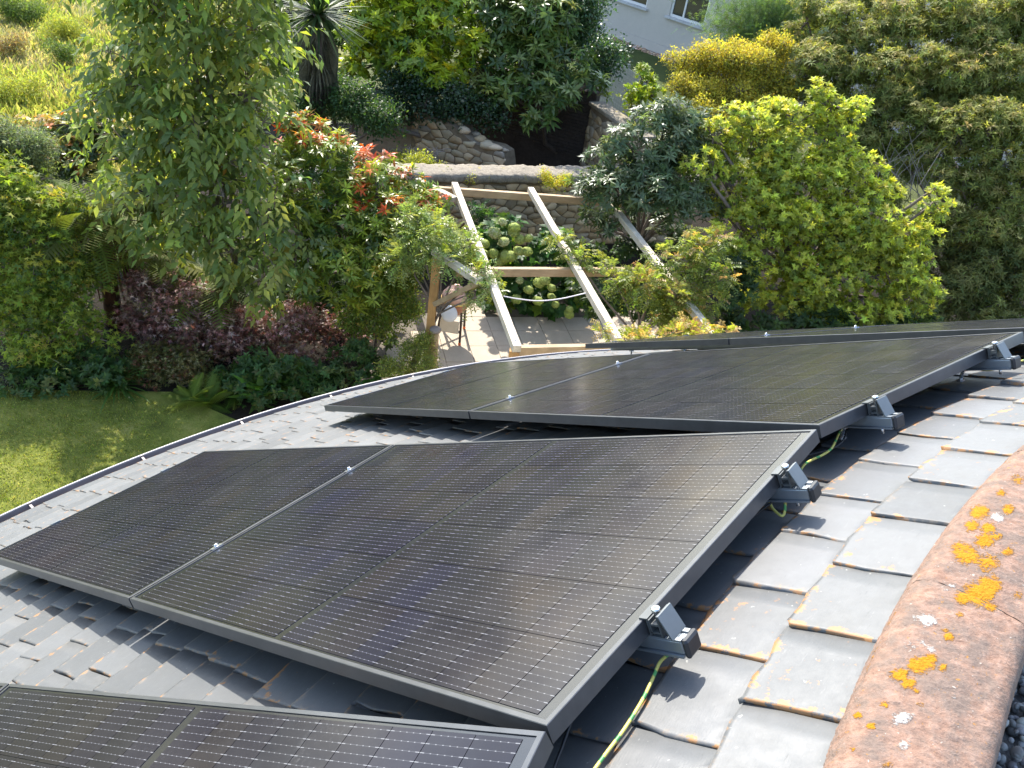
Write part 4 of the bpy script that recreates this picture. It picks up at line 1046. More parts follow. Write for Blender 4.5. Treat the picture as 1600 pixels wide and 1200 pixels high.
# --- box bush by the post, left bank plants
blobs = [B(645, 560, 38, 28, 9.4), B(620, 575, 30, 22, 9.2), B(665, 575, 26, 20, 9.2), B(650, 535, 28, 18, 9.6)]
grow('box_bush', 'clipped yellow green box bush at the patio corner by the gutter', 'shrub', (-1.6, 9.4, 0), blobs, 'loose', .032, [((.17, .19, .03), 4), ((.11, .14, .025), 4), ((.26, .26, .05), 1.5)], DIA, LEAF_GLOSSY, k=9, subs=16, seed=34, trunk=.025)
blobs = [B(10, 235, 50, 45, 10.5), B(50, 260, 30, 40, 10.4), B(-20, 280, 40, 40, 10.3)]
grow('grey_shrub', 'grey green fine leaved shrub at the left edge above the maple', 'shrub', (-7.6, 10.5, 0), blobs, 'loose', .05, [((.14, .17, .09), 4), ((.10, .13, .06), 3)], DIA_N, LEAF_SOFT, k=8, seed=35)
blobs = [B(70, 215, 50, 30, 13), B(120, 200, 50, 28, 13), B(170, 200, 40, 24, 13.2), B(95, 250, 60, 28, 12.8), B(140, 240, 45, 30, 12.9)]
grow('ivy_hedge', 'ivy covered hedge with orange tinted leaves in front of the meadow', 'hedge', (-8.6, 13, 0), blobs, 'rosette', .11, [((.05, .08, .025), 5), ((.08, .11, .03), 3)], t_ovate(.7), LEAF_GLOSSY, k=7, seed=36, topcols=[((.33, .24, .06), 3), ((.22, .22, .05), 3), ((.42, .2, .06), 1)])
blobs = [B(505, 145, 55, 28, 16.60), B(560, 160, 45, 30, 16.20), B(600, 185, 40, 30, 15.90), B(470, 170, 40, 28, 16.00)]
grow('dark_fuchsia_bush', 'dark green low bush between the cordyline and the red tipped shrub', 'shrub', (-4.2, 15.4, 0), blobs, 'loose', .07, [((.04, .08, .028), 4), ((.06, .10, .03), 3)], DIA, LEAF, k=8, seed=37)
blobs = [B(690, 165, 50, 24, 17.50), B(735, 160, 45, 28, 17.40), B(670, 140, 35, 22, 17.80), B(755, 185, 24, 16, 17.20), B(615, 165, 40, 26, 17.4), B(640, 135, 40, 24, 17.8), B(780, 195, 20, 14, 17.2), B(580, 190, 30, 22, 17)]
grow('dark_ivy', 'very dark ivy hanging over the back of the ruin', 'ivy', (-1.8, 17.7, 0), blobs, 'loose', .075, [((.022, .045, .018), 4), ((.03, .055, .022), 3)], t_ovate(.8), LEAF_GLOSSY, k=8, seed=38)
blobs = [B(655, 265, 42, 16, 14.85), B(690, 275, 22, 10, 14.55), B(630, 250, 25, 12, 15.35)]
grow('wall_creeper', 'yellow green creeper spilling over the left end of the stone wall', 'creeper', (-2.2, 14.4, 1.3), blobs, 'loose', .05, [((.27, .27, .035), 4), ((.18, .2, .03), 3)], DIA, LEAF, k=8, seed=39, stems=False)
blobs = [B(855, 272, 10, 14, 14.75), B(868, 285, 18, 8, 14.65), B(885, 282, 12, 8, 14.75), B(733, 281, 9, 4, 14.40)]
grow('wall_moss_plant', 'yellow green stonecrop growing on the coping of the stone wall', 'plant', (.1, 14.7, 1.45), blobs, 'loose', .035, [((.32, .33, .03), 4), ((.38, .28, .03), 2)], DIA, LEAF, k=8, seed=40, stems=False)
blobs = [B(757, 335, 22, 22, 14.00), B(750, 345, 18, 14, 13.85)]
grow('wall_fern', 'dark green fern like plant growing on the wall face above the hydrangea', 'plant', (-.9, 14.05, .5), blobs, 'pinnate', .06, [((.035, .085, .025), 4), ((.05, .10, .03), 2)], t_ovate(.4), LEAF, k=10, seed=41, stems=False)
# --- shady filling plants between the trees
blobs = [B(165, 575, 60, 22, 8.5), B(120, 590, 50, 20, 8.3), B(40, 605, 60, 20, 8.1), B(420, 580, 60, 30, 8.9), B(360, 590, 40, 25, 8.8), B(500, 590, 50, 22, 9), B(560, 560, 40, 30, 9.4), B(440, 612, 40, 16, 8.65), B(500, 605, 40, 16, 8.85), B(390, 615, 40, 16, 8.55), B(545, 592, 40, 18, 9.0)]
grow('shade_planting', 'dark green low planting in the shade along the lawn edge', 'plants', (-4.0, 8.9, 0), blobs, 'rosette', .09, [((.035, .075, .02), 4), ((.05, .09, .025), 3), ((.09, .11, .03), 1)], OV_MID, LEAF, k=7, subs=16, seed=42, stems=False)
blobs = [B(60, 180, 80, 30, 14.5), B(-20, 210, 60, 40, 13)]
# --- ferns, clumps, rosettes: every frond its own object
FR = t_frond(24, .26, .5); BL = t_blade(.06, .7); BLW = t_blade(.12, .6)


def tuft(name, label, cat, base, n, L, tm, col, mat, el=(20, 75), group=None, part='frond', seed=1, stem=None, jit=.18, azr=None):
    rg = np.random.default_rng(seed); base = np.asarray(base, float); R = empty(name, base, label, cat, group); mes = []
    for q in range(5):
        c = pal(rg, 1, col, jit)[0]; mes.append(np_mesh(part, tm[0], tm[1], mat, np.tile(np.append(c, 1), (len(tm[0]), 1))))
    for i in range(n):
        a = i * 2.39996 + rg.normal(0, .25) if azr is None else rg.uniform(*azr); e = math.radians(rg.uniform(*el)); l = L * rg.uniform(.7, 1.15)
        d = np.array([math.cos(a) * math.cos(e), math.sin(a) * math.cos(e), math.sin(e)]); up = np.array([-math.cos(a) * math.sin(e), -math.sin(a) * math.sin(e), math.cos(e)])
        F = leaf_frames(np.zeros((1, 3)), d[None], up[None], np.array([l]))[0]
        o = link(part, mes[i % 5], R); M = Matrix.Identity(4)
        for r_ in range(3):
            for c_ in range(3): M[r_][c_] = F[r_][c_]
            M[r_][3] = rg.normal(0, L * .02) + (stem if stem and r_ == 2 else 0)
        o.matrix_basis = M
    return R


GF = 'tree ferns behind the maples'
for i, (x, y, Y, h, n, lab) in enumerate([(150, 335, 9.9, 2.3, 26, 'tree fern with pale fronds behind the green maple'), (235, 395, 10.3, 1.75, 20, 'tree fern in the shade behind the drooping tree'), (330, 430, 10.2, 1.6, 18, 'dark tree fern hidden behind the purple maple')]):
    p = at(x, y, Y=Y); b = np.array([p[0], p[1], 0.0]); h = p[2]
    R = tuft('tree_fern', lab, 'tree fern', b, n, 1.25, FR, [((.07, .10, .025), 3), ((.11, .135, .03), 2)], LEAF_SOFT, (-15, 40), GF, seed=50 + i, stem=h)
    t = MB(); rg_ = np.random.default_rng(60 + i); t.tube([(0, 0, -.05), (.03, 0, h * .5), (0, .02, h)], [.13, .11, .15], 10)
    t.build('trunk', FERNTRUNK, R, True)
    sk = MB()
    for q in range(46):
        a = rg_.uniform(0, 6.28); l = rg_.uniform(.5, 1.15) * min(1, h / 1.7)
        sk.tube([(.1 * math.cos(a), .1 * math.sin(a), h - .05), (.3 * math.cos(a), .3 * math.sin(a), h - .05 - l * .35), (.32 * math.cos(a + .1), .32 * math.sin(a + .1), h - .1 - l)], [.016, .03, .008], 4, False)
    tag(sk.build('dead_frond_skirt', FERNTRUNK, R), kind='stuff')
tuft('grass_clump', 'dark green strap leaved clump at the lawn edge', 'plant', at(185, 605, z=0), 90, .62, BL, [((.05, .10, .02), 3), ((.08, .13, .03), 2)], LEAF, (15, 80), part='blade', seed=70)
GFN = 'small ferns along the lawn edge'
for i, (x, y, L, lab) in enumerate([(325, 632, .45, 'small fern at the lawn corner nearest the gutter'), (370, 615, .5, 'small bright fern below the bronze shrub'), (300, 625, .4, 'leftmost small fern beside the bronze shrub'), (415, 610, .55, 'small fern right of the bright fern'), (460, 600, .5, 'small fern in deep shade near the gutter')]):
    tuft('fern', lab, 'fern', at(x, y, z=0), 16, L, FR, [((.08, .14, .02), 3), ((.14, .19, .03), 2)], LEAF_SOFT, (10, 70), GFN, seed=80 + i)
tuft('lupin_rosette', 'dark green rosette of long leaves beside the box bush', 'plant', at(580, 592, z=.25), 12, .32, OV_LONG, [((.04, .11, .025), 3)], LEAF, (5, 40), part='leaf', seed=90)
for i, (x, y, n, L, lab) in enumerate([(410, 628, 20, .5, 'broad leaved light green plant by the gutter'), (440, 608, 20, .55, 'upright broad leaved plant in the shade near the gutter'), (505, 605, 18, .45, 'pointed leafed plant under the purple maple near the gutter')]):
    tuft('hosta', lab, 'plant', at(x, y, z=0), n, L, t_ovate(.34, .12, .3), [((.10, .17, .025), 3), ((.07, .13, .025), 3)], LEAF, (15, 78), part='leaf', seed=95 + i)
tuft('pale_strap_plant', 'pale variegated strap leaves under the green maple', 'plant', at(115, 590, z=.05), 9, .5, BLW, [((.30, .33, .16), 3)], LEAF, (20, 85), part='blade', seed=99)
# cordyline
p = at(497, 22, Y=16.2); cb = np.array([p[0], p[1], 0.0])
R = tuft('cordyline', 'spiky cordyline palm with a shaggy trunk at the top of the photo', 'palm', cb, 220, 1.1, t_blade(.055, .22), [((.05, .085, .03), 3), ((.075, .11, .04), 2), ((.035, .06, .022), 2)], LEAF, (-25, 85), part='blade', seed=101, stem=p[2])
t = MB(); t.tube([(0, 0, -.05), (0, 0, p[2] * .6), (0, 0, p[2])], [.17, .15, .13], 10); t.build('trunk', BARK, R, True)
sk = MB(); rg_ = np.random.default_rng(66)
for q in range(150):
    a = rg_.uniform(0, 6.28); z0 = p[2] - rg_.uniform(.1, 1.2); l = rg_.uniform(.5, .95); r0, r1 = .12, rg_.uniform(.28, .55)
    c_, s_ = math.cos(a), math.sin(a)
    sk.add([(r0 * c_ - .02 * s_, r0 * s_ + .02 * c_, z0), (r0 * c_ + .02 * s_, r0 * s_ - .02 * c_, z0), (r1 * c_ * .8, r1 * s_ * .8, z0 - l * .5), (r1 * c_ * .75, r1 * s_ * .75, z0 - l)], [(0, 1, 2), (0, 2, 3)])
tag(sk.build('dead_leaf_skirt', mat_plain('dead_leaf', (.10, .09, .05), .95, var=.4, scale=30), R), kind='stuff')

# hydrangea: leaves, stems, flower heads
HB = np.array([.0, 12.6, 0.0])
hb = [B(780, 385, 55, 40, 12.65), B(850, 400, 50, 45, 12.85), B(800, 450, 60, 40, 12.45), B(870, 465, 55, 35, 12.55), B(905, 440, 35, 40, 12.75), B(770, 480, 40, 22, 12.35), B(850, 490, 50, 20, 12.50)]
HY = grow('hydrangea', 'hydrangea with round pale green flower heads between wall and patio', 'hydrangea', HB, hb, 'rosette', .16, [((.035, .085, .022), 4), ((.05, .11, .025), 3), ((.10, .16, .02), 1)], t_ovate(.72, .1, .2), LEAF, k=6, subs=15, seed=110, droop=.5, trunk=.02, twigs=.2)
fls = []
for q in range(4):
    rg_ = np.random.default_rng(120 + q); m = 190; d = nrm(rg_.normal(size=(m, 3))); tm = t_palm(4, .5, 135)
    c = np.array([(.40, .47, .13), (.45, .51, .17), (.35, .43, .10), (.52, .54, .30)][q])
    C = c * np.exp(rg_.normal(0, .09, (m, 1)))
    D = nrm(np.cross(d, rg_.normal(size=(m, 3)))); Pq = d * rg_.uniform(.84, 1.0, (m, 1)) * np.array([1, 1, .82])
    me = leaves_mesh('flower_head', tm, Pq, D, nrm(d + rg_.normal(0, .25, (m, 3))), rg_.uniform(.17, .25, m), C, PETAL)
    fls.append(me)
core = MB(); core.v = [tuple(p) for p in IV * .8]; core.f = [tuple(map(int, t)) for t in IT]; ME_CORE = core.mesh('flower_core', mat_plain('flower_core', (.28, .33, .09), .9), True)
for i, (x, y, r, q) in enumerate([(804, 356, 10, 2), (773, 364, 10, 3), (787, 378, 9, 3), (803, 362, 9, 0), (812, 374, 9, 0), (826, 372, 7, 0), (811, 392, 9, 1), (823, 393, 9, 0), (790, 401, 11, 2), (771, 396, 9, 2), (757, 381, 8, 2), (798, 400, 10, 0), (785, 347, 7, 3), (757, 397, 8, 2), (781, 408, 9, 0),
                                  (812, 438, 6, 3), (851, 437, 9, 1), (826, 453, 8, 0), (842, 442, 9, 0), (862, 450, 7, 0), (862, 464, 7, 0), (840, 470, 9, 2), (807, 467, 9, 2), (889, 491, 8, 2), (900, 449, 9, 2), (786, 425, 8, 2), (890, 483, 6, 0), (868, 476, 6, 0), (780, 470, 7, 2)]):
    P = at(x, y, Y=11.85 if y > 430 else 12.1); s = r / F_PX * np.linalg.norm(P - CAMP) * 1.12
    o = link('flower_head', fls[q], HY, loc=P - HB); o.scale = (s, s, s * (.85 + .2 * random.random())); o.rotation_euler = (random.uniform(-.4, .4), random.uniform(-.4, .4), random.uniform(0, 6))
    link('flower_core', ME_CORE, o)
# grasses: meadow tufts and the lawn
def blades(name, P, L, w, cols, mat, kind, label, cat, lean=.35, seed=1):
    rg = np.random.default_rng(seed); n = len(P)
    d = nrm(np.stack([rg.normal(0, lean, n), rg.normal(0, lean, n), np.ones(n)], -1)); a = rg.uniform(0, 6.28, n)
    s = np.stack([np.cos(a), np.sin(a), 0 * a], -1) * (w * rg.uniform(.7, 1.3, n))[:, None]; h = d * (L * rg.uniform(.5, 1.2, n))[:, None]
    bend = np.stack([rg.normal(0, .25, n), rg.normal(0, .25, n), -.1 + 0 * a], -1) * (L * .6)[:, None]
    V = np.stack([P - s, P + s, P + h * .6 + s * .7, P + h + bend], 1).reshape(-1, 3)
    T = (np.array([(0, 1, 2), (0, 2, 3)])[None] + (np.arange(n) * 4)[:, None, None]).reshape(-1, 3)
    C = pal(rg, n, cols, .2); col = np.repeat(np.concatenate([C, np.ones((n, 1))], 1), 4, 0)
    return tag(link(name, np_mesh(name, V, T, mat, col)), label, cat, kind=kind)


rg_ = np.random.default_rng(200); n = 78000
Yq = 14.6 + 24 * rg_.uniform(0, 1, n) ** 1.6; Xq = -7.2 - (Yq - 14) * .22 - rg_.uniform(0, 1, n) * (Yq * .62)
cl = np.sin(Xq * 1.9) * np.sin(Yq * 1.6) + .6 * np.sin(Xq * .8 + Yq * 1.3) + rg_.normal(0, .4, n)
Pq = np.stack([Xq, Yq, 0 * Xq - .02], -1)
mk = cl > .35
blades('meadow_grass', Pq[mk], np.full(mk.sum(), .34), .008, [((.19, .21, .055), 4), ((.15, .175, .05), 3), ((.27, .25, .09), 3)], LEAF_SOFT, 'stuff', 'tall yellow green meadow grass at the top left', 'grass', seed=201)
blades('dry_grass', Pq[~mk], np.full((~mk).sum(), .2), .008, [((.29, .25, .14), 4), ((.21, .21, .085), 3), ((.33, .28, .19), 3), ((.15, .165, .06), 2)], LEAF_SOFT, 'stuff', 'short dry straw coloured grass in the meadow', 'grass', seed=202)
n = 60000; Xq = rg_.uniform(-8.2, -2.6, n); Yq = rg_.uniform(4.8, 8.6, n); Pq = np.stack([Xq, Yq, 0 * Xq], -1)
mk = (Yq < 8.3 - .18 * np.abs(Xq + 5)) & (np.hypot(Xq - AX[0], Yq - AX[1]) > 8.9)
blades('lawn_grass', Pq[mk], np.full(mk.sum(), .035), .004, [((.14, .175, .03), 4), ((.19, .20, .04), 3), ((.27, .245, .08), 2), ((.10, .115, .025), 2)], LEAF_SOFT, 'stuff', 'short mossy lawn grass beside the gutter', 'grass', .6, seed=203)
GM = 'tufts and weeds in the meadow'
for i, (x, y, r, c, lab) in enumerate([(40, 25, 40, 0, 'dark weed bush at the top left corner of the meadow'), (100, 55, 30, 1, 'pale yellow tuft in the upper meadow'), (95, 90, 24, 0, 'green weed tuft in the middle of the meadow'), (30, 150, 35, 1, 'yellow tuft at the left edge of the meadow'), (150, 150, 30, 1, 'yellow green tuft beside the drooping tree'), (20, 75, 24, 2, 'brownish dry weed at the left edge of the meadow')]):
    p = at(x, y, z=.15)
    grow('meadow_weed', lab, 'plant', (p[0], p[1], 0), [(p + (0, 0, .12), (r / F_PX * p[1] * 1.1, r / F_PX * p[1], .3))], 'loose', .07, [[((.07, .11, .025), 3), ((.11, .15, .03), 2)], [((.28, .28, .05), 3), ((.2, .24, .04), 2)], [((.2, .13, .06), 3), ((.22, .2, .09), 2)]][c], DIA_N, LEAF_SOFT, k=7, seed=210 + i, group=GM, stems=False)

# ------------------------------------------------------------------ patio
SO = at(759, 497, z=0)[:2]; d1 = nrm(SO - at(782, 560, z=0)[:2]); d2 = np.array([-d1[1], d1[0]]); SW = .450
pat = sheet('patio', [(-2.3, 8.4), (.2, 6.9), (2.6, 8.0), (3.0, 11.9), (2.0, 13.0), (-1.2, 12.1), (-2.1, 11.2)], M_JOINT, .012)
sb = MB().box((.003, .003, -.03), (SW - .003, SW - .003, .0), bev=.004); sb = [sb.mesh('paving_slab', M_SLAB)]
poly = [(-1.95, 8.6), (.2, 7.2), (2.4, 8.2), (2.7, 11.8), (1.9, 12.6), (-1.1, 12.0), (-1.85, 11.0)]


def inside(p, poly):
    c = False
    for (x0, y0), (x1, y1) in zip(poly, poly[1:] + poly[:1]):
        if (y0 > p[1]) != (y1 > p[1]) and p[0] < (x1 - x0) * (p[1] - y0) / (y1 - y0) + x0: c = not c
    return c


for i in range(-14, 15):
    for j in range(-14, 15):
        c = SO + d1 * SW * (i + .5) + d2 * SW * (j + .5)
        if inside(c, poly):
            o = link('paving_slab', sb[0], pat); q = SO + d1 * SW * i + d2 * SW * j
            o.location = (q[0], q[1], .028 + rs.uniform(-.002, .002)); o.rotation_euler = (0, 0, math.atan2(d1[1], d1[0]))

# ------------------------------------------------------------------ pergola
PER = empty('pergola', (-.03, 7.9, 0), 'weathered timber pergola with open rafters over the patio', 'pergola')
PB = np.array([-.03, 7.9, 0])


def timber(name, a, b, w, h, mat, bev=.004, up=(0, 0, 1)):
    a = np.asarray(a, float); b = np.asarray(b, float); L = np.linalg.norm(b - a); d = (b - a) / L
    y = nrm(np.cross(np.asarray(up, float), d)); z = np.cross(d, y)
    o = link(name, MB().box((0, -w / 2, -h / 2), (L, w / 2, h / 2), bev=bev).mesh(name, mat), PER)
    M = Matrix.Identity(4)
    for r_ in range(3): M[r_][0] = d[r_]; M[r_][1] = y[r_]; M[r_][2] = z[r_]; M[r_][3] = a[r_] - PB[r_]
    o.matrix_basis = M; return o


HZ = 2.075
for a, b in (((-1.46, 12.36), (-.01, 7.80)), ((-.24, 12.70), (1.18, 8.36)), ((1.02, 12.95), (2.40, 8.86))):
    timber('rafter', (*b, HZ), (*a, HZ), .10, .09, M_WOOD_TOP)
for a, b in (((-1.93, 12.20), (1.9, 13.18)), ((-1.0, 9.60), (2.1, 10.75)), ((-.02, 7.92), (3.2, 9.06))):
    timber('cross_beam', (*a, HZ - .10), (*b, HZ - .10), .07, .12, M_WOOD_PALE)
for a, b in (((-2.05, 12.26), (-1.36, 11.75)), ((-1.36, 9.90), (-.63, 9.25))):
    timber('side_beam', (*a, HZ + .002), (*b, HZ + .002), .10, .085, M_WOOD_TOP)
for x, y in ((-1.30, 9.86), (-2.0, 12.2), (-.02, 7.98), (2.36, 9.02)):
    timber('post', (x, y, 0), (x, y, HZ - .045 if (x, y) != (-.02, 7.98) else HZ - .17), .115, .115, M_WOOD_POST if x < -1 else M_WOOD_PALE, up=(0, 1, 0))
timber('brace', (-1.26, 9.82, 1.30), (-.66, 9.30, 2.03), .085, .07, M_WOOD_PALE); timber('brace', (-1.96, 12.16, 1.38), (-1.40, 11.78, 2.03), .085, .07, M_WOOD_PALE)
ME_PB = MB().lathe([(.014, 0), (.014, .006), (.007, .011)], 10).mesh('bolt', M_STEEL, True)
for a, b in (((-1.46, 12.36), (-.01, 7.80)), ((-.24, 12.70), (1.18, 8.36)), ((1.02, 12.95), (2.40, 8.86))):
    for f in (.03, .56, .975):
        link('bolt', ME_PB, PER, loc=np.array([a[0] + (b[0] - a[0]) * f, a[1] + (b[1] - a[1]) * f, HZ + .0445]) - PB)
timber('beam_end_block', (-.035, 7.86, HZ - .055), (-.035, 7.86, HZ - .20), .12, .10, M_WOOD_POST, up=(0, 1, 0))
cable('rope', [at(787, 463, Y=8.95), at(810, 467, Y=9.02), at(840, 470, Y=9.12), at(875, 467, Y=9.24), at(915, 458, Y=9.38)], .008, M_ROPE, 'pale rope sagging between two pergola rafters', 'rope', None)
cable('rope', [at(712, 424, Y=9.9), at(722, 431, Y=9.75), at(735, 438, Y=9.6), at(750, 446, Y=9.45)], .006, M_ROPE, 'short grey cord under the left pergola side beam', 'rope', None)

# ------------------------------------------------------------------ things on the patio
gb = at(702, 528, z=.028); GR = empty('kamado_grill', (gb[0], gb[1], .028), 'terracotta egg shaped grill with brass rim on dark splayed legs', 'grill')
zt = Matrix.Translation((0.02, .12, .62))
MB().lathe([(.05, -.22), (.15, -.17), (.21, -.06), (.225, .03)], 22, zt).build('bowl', M_TERRA, GR, True)
MB().lathe([(.232, .03), (.237, .035), (.237, .065), (.232, .07)], 22, zt).build('rim_band', M_BRASS, GR, True)
ld = MB().lathe([(.226, .07), (.21, .14), (.16, .21), (.09, .25), (.055, .262), (.05, .30), (.03, .31)], 22, zt).build('lid', mat_plain('pink_terracotta', (.55, .33, .25), .5, var=.1), GR, True)
LG = [(.17, -.13), (-.17, -.13), (.17, .33), (-.17, .33)]
for x, y in LG:
    l = MB().beam((x * .95, (y - .1) * .9 + .1, .56), (x * 1.12, (y - .1) * 1.12 + .1, .05), .035, .045, (0, 1, 0), .004).build('leg', M_LEATHER, GR)
    MB().lathe([(.02, 0), (.024, .012), (.024, .03), (.012, .045)], 10, Matrix.Translation((x * 1.12, (y - .1) * 1.12 + .1, .0))).build('foot_cap', M_ORANGE, l)
for (x0, y0), (x1, y1) in ((LG[0], LG[3]), (LG[1], LG[2])):
    MB().beam((x0 * 1.08, y0 * 1.05, .17 + (.03 if x0 > 0 else 0)), (x1 * 1.08, y1 * 1.05, .17 + (.03 if x0 > 0 else 0)), .022, .022).build('cross_brace', M_BLACK, GR)
MB().box((-.16, -.165, .20), (.15, -.150, .42), bev=.004).build('front_panel', M_CANVAS, GR)
wp = at(702, 490, Y=gb[1] - .24); W = empty('round_tray', tuple(wp), 'white round disc hanging on the near side of the grill', 'disc')
dd = nrm(np.array([.35, -.7, .62])); dq = Vector(dd).to_track_quat('Z', 'Y').to_matrix().to_4x4()
MB().lathe([(.02, -.012), (.125, -.010), (.135, 0), (.13, .008), (.09, .020), (.02, .026)], 24, dq).build('disc', M_WHITE, W, True)
MB().beam((-.10, .03, -.02), (-.11, .04, -.19), .03, .02, (0, 1, 0), .003).build('handle', M_CANVAS, W)
mp_ = at(678, 540, Y=9.75); MU = empty('timber_mushroom', (mp_[0], mp_[1], 0), 'small pale timber mushroom ornament in front of the left post', 'ornament'); h_ = at(678, 512, Y=9.75)[2]
MB().lathe([(.09, 0), (.075, h_ * .4), (.06, h_ * .75), (.055, h_ - .06)], 14).build('stem', M_WOOD_PALE, MU, True)
MB().lathe([(.075, h_ - .06), (.085, h_ - .04), (.08, h_ - .01), (.05, h_ + .006)], 18).build('cap', mat_plain('weathered_cap', (.22, .18, .15), .8, var=.15), MU, True)

# ------------------------------------------------------------------ rubble walls
def clip_half(poly, m, n):
    """the part of a polygon on the side of the line through m against the normal n"""
    out = []
    for a, b in zip(poly, np.roll(poly, -1, 0)):
        da, db = (a - m) @ n, (b - m) @ n
        if da <= 0: out.append(a)
        if da * db < 0: out.append(a + (b - a) * da / (da - db))
    return np.array(out)


def rubble(parent, O, ux, un, L, H, zfun, sw, sh, limit, rg, tint, skip=None, name='stone'):
    """irregular stones with recessed joints on a wall face; O origin, ux along, un outwards"""
    st = []; nx = int(L / sw) + 3; nz = int(H / sh) + 3; G = {}
    for i in range(-1, nx):
        for j in range(-1, nz): G[(i, j)] = np.array([(i + .5 + (.5 if j % 2 else 0) + rg.uniform(-.42, .42)), (j + .5 + rg.uniform(-.36, .36))])
    for (i, j), c in G.items():
        w = np.array([sw, sh]); C = c * w
        if not (0 < C[0] < L and 0 < C[1] < H and C[1] < zfun(min(max(C[0], 0), L)) - sh * .25): continue
        poly = np.array([(c[0] - 2, c[1] - 2), (c[0] + 2, c[1] - 2), (c[0] + 2, c[1] + 2), (c[0] - 2, c[1] + 2)])
        for di in range(-2, 3):
            for dj in range(-2, 3):
                q = G.get((i + di, j + dj))
                if q is None or (di == 0 and dj == 0) or len(poly) < 3: continue
                poly = clip_half(poly, (q + c) / 2, q - c)
        if len(poly) < 3: continue
        poly = poly * w; top = zfun(min(max(C[0], 0), L)); poly[:, 1] = np.clip(poly[:, 1], .0, top + .03); poly[:, 0] = np.clip(poly[:, 0], 0, L)
        e = np.linalg.norm(np.roll(poly, -1, 0) - poly, axis=1); poly = poly[e > .012]
        if len(poly) < 3: continue
        mid = (poly + np.roll(poly, -1, 0)) / 2 + rg.normal(0, .005, poly.shape)
        ctr = poly.mean(0); P2 = []
        for a, b in zip(poly, mid): P2 += [ctr + (a - ctr) * rg.uniform(.93, 1.0), b]
        P2 = np.array(P2); dlt = P2 - ctr; r = np.linalg.norm(dlt, axis=1, keepdims=True); P2 = ctr + dlt * np.maximum(.3, 1 - .0065 / np.maximum(r, .02))
        k = len(P2); pr = rg.uniform(.006, .03); tl = rg.normal(0, .06, 2); V = []
        for sc_, o in ((1, -.05), (1, pr * .3), (.93, pr)):
            for q in P2:
                z_ = ctr + (q - ctr) * sc_; V.append(O + ux * z_[0] + UP * z_[1] + un * (o + (rg.normal(0, .003) + (z_ - ctr) @ tl if o > 0 else 0)))
        V.append(O + ux * ctr[0] + UP * ctr[1] + un * (pr + rg.uniform(-.002, .008)))
        T = []
        for q in range(2):
            for a in range(k): b = (a + 1) % k; T += [(q * k + a, q * k + b, q * k + k + a), (q * k + b, q * k + k + b, q * k + k + a)]
        for a in range(k): T.append((2 * k + a, 2 * k + (a + 1) % k, 3 * k))
        st.append((np.array(V), np.array(T), np.array(tint[rg.integers(len(tint))]) * np.exp(rg.normal(0, .2))))
    def score(s):
        X, Y, Z = proj(s[0].mean(0)); return (0 < X < 1600 and 0 < Y < 600) * (1000 - abs(X - 780))
    st.sort(key=lambda s: -score(s)); pb = np.array(parent.location)
    for V, T, c in st[:limit]:
        m = V.mean(0); link(name, np_mesh(name, V - m, T, M_STONE, np.tile(np.append(c, 1), (len(V), 1))), parent, loc=m - pb)
    if len(st) > limit:
        VV = np.concatenate([s[0] for s in st[limit:]]) - pb; offs = np.cumsum([0] + [len(s[0]) for s in st[limit:]])
        TT = np.concatenate([s[1] + o for o, s in zip(offs, st[limit:])]); CC = np.concatenate([np.tile(np.append(s[2], 1), (len(s[0]), 1)) for s in st[limit:]])
        tag(link('stonework', np_mesh('stonework', VV, TT, M_STONE, CC), parent), kind='stuff')


def wall_body(parent, O, ux, un, L, H, th, mat, tops=None, name='wall_core'):
    pb = np.array(parent.location); n = 12 if tops else 1; b = MB(); V = []
    for i in range(n + 1):
        x = L * i / n; h = tops(x) if tops else H
        for o, z in ((-.004, -.1), (-.004, h), (-th, h), (-th, -.1)): V.append(O + ux * x + un * o + UP * z - pb)
    F = []
    for i in range(n):
        for q in range(4): F.append((i * 4 + q, i * 4 + 4 + q, i * 4 + 4 + (q + 1) % 4, i * 4 + (q + 1) % 4))
    F += [(0, 1, 2, 3), (n * 4 + 3, n * 4 + 2, n * 4 + 1, n * 4)]
    b.add(V, F); return b.build(name, mat, parent)


ST = [(.52, .40, .25), (.43, .35, .23), (.58, .46, .31), (.38, .32, .24), (.52, .37, .21)]
rg_ = np.random.default_rng(300)
ux = np.array([.901, .432, 0]); un = np.array([.432, -.901, 0]); zt_ = 1.50; pA, pB = at(690, 273, z=zt_), at(900, 275, z=zt_); ux = nrm(pB - pA); un = np.array([ux[1], -ux[0], 0]); O = pA - ux * 2.9; O[2] = 0; WZ = zt_ - 2.15
GW = empty('garden_wall', tuple(O), 'low rubble stone garden wall with thick concrete coping behind the hydrangea', 'wall')
LW = 8.6
O = O - un * .05
wall_body(GW, O, ux, un, LW, 1.99 + WZ, .42, M_MORTAR); rubble(GW, O, ux, un, LW, 1.985 + WZ, lambda x: 1.985 + WZ, .25, .145, 300, rg_, ST)
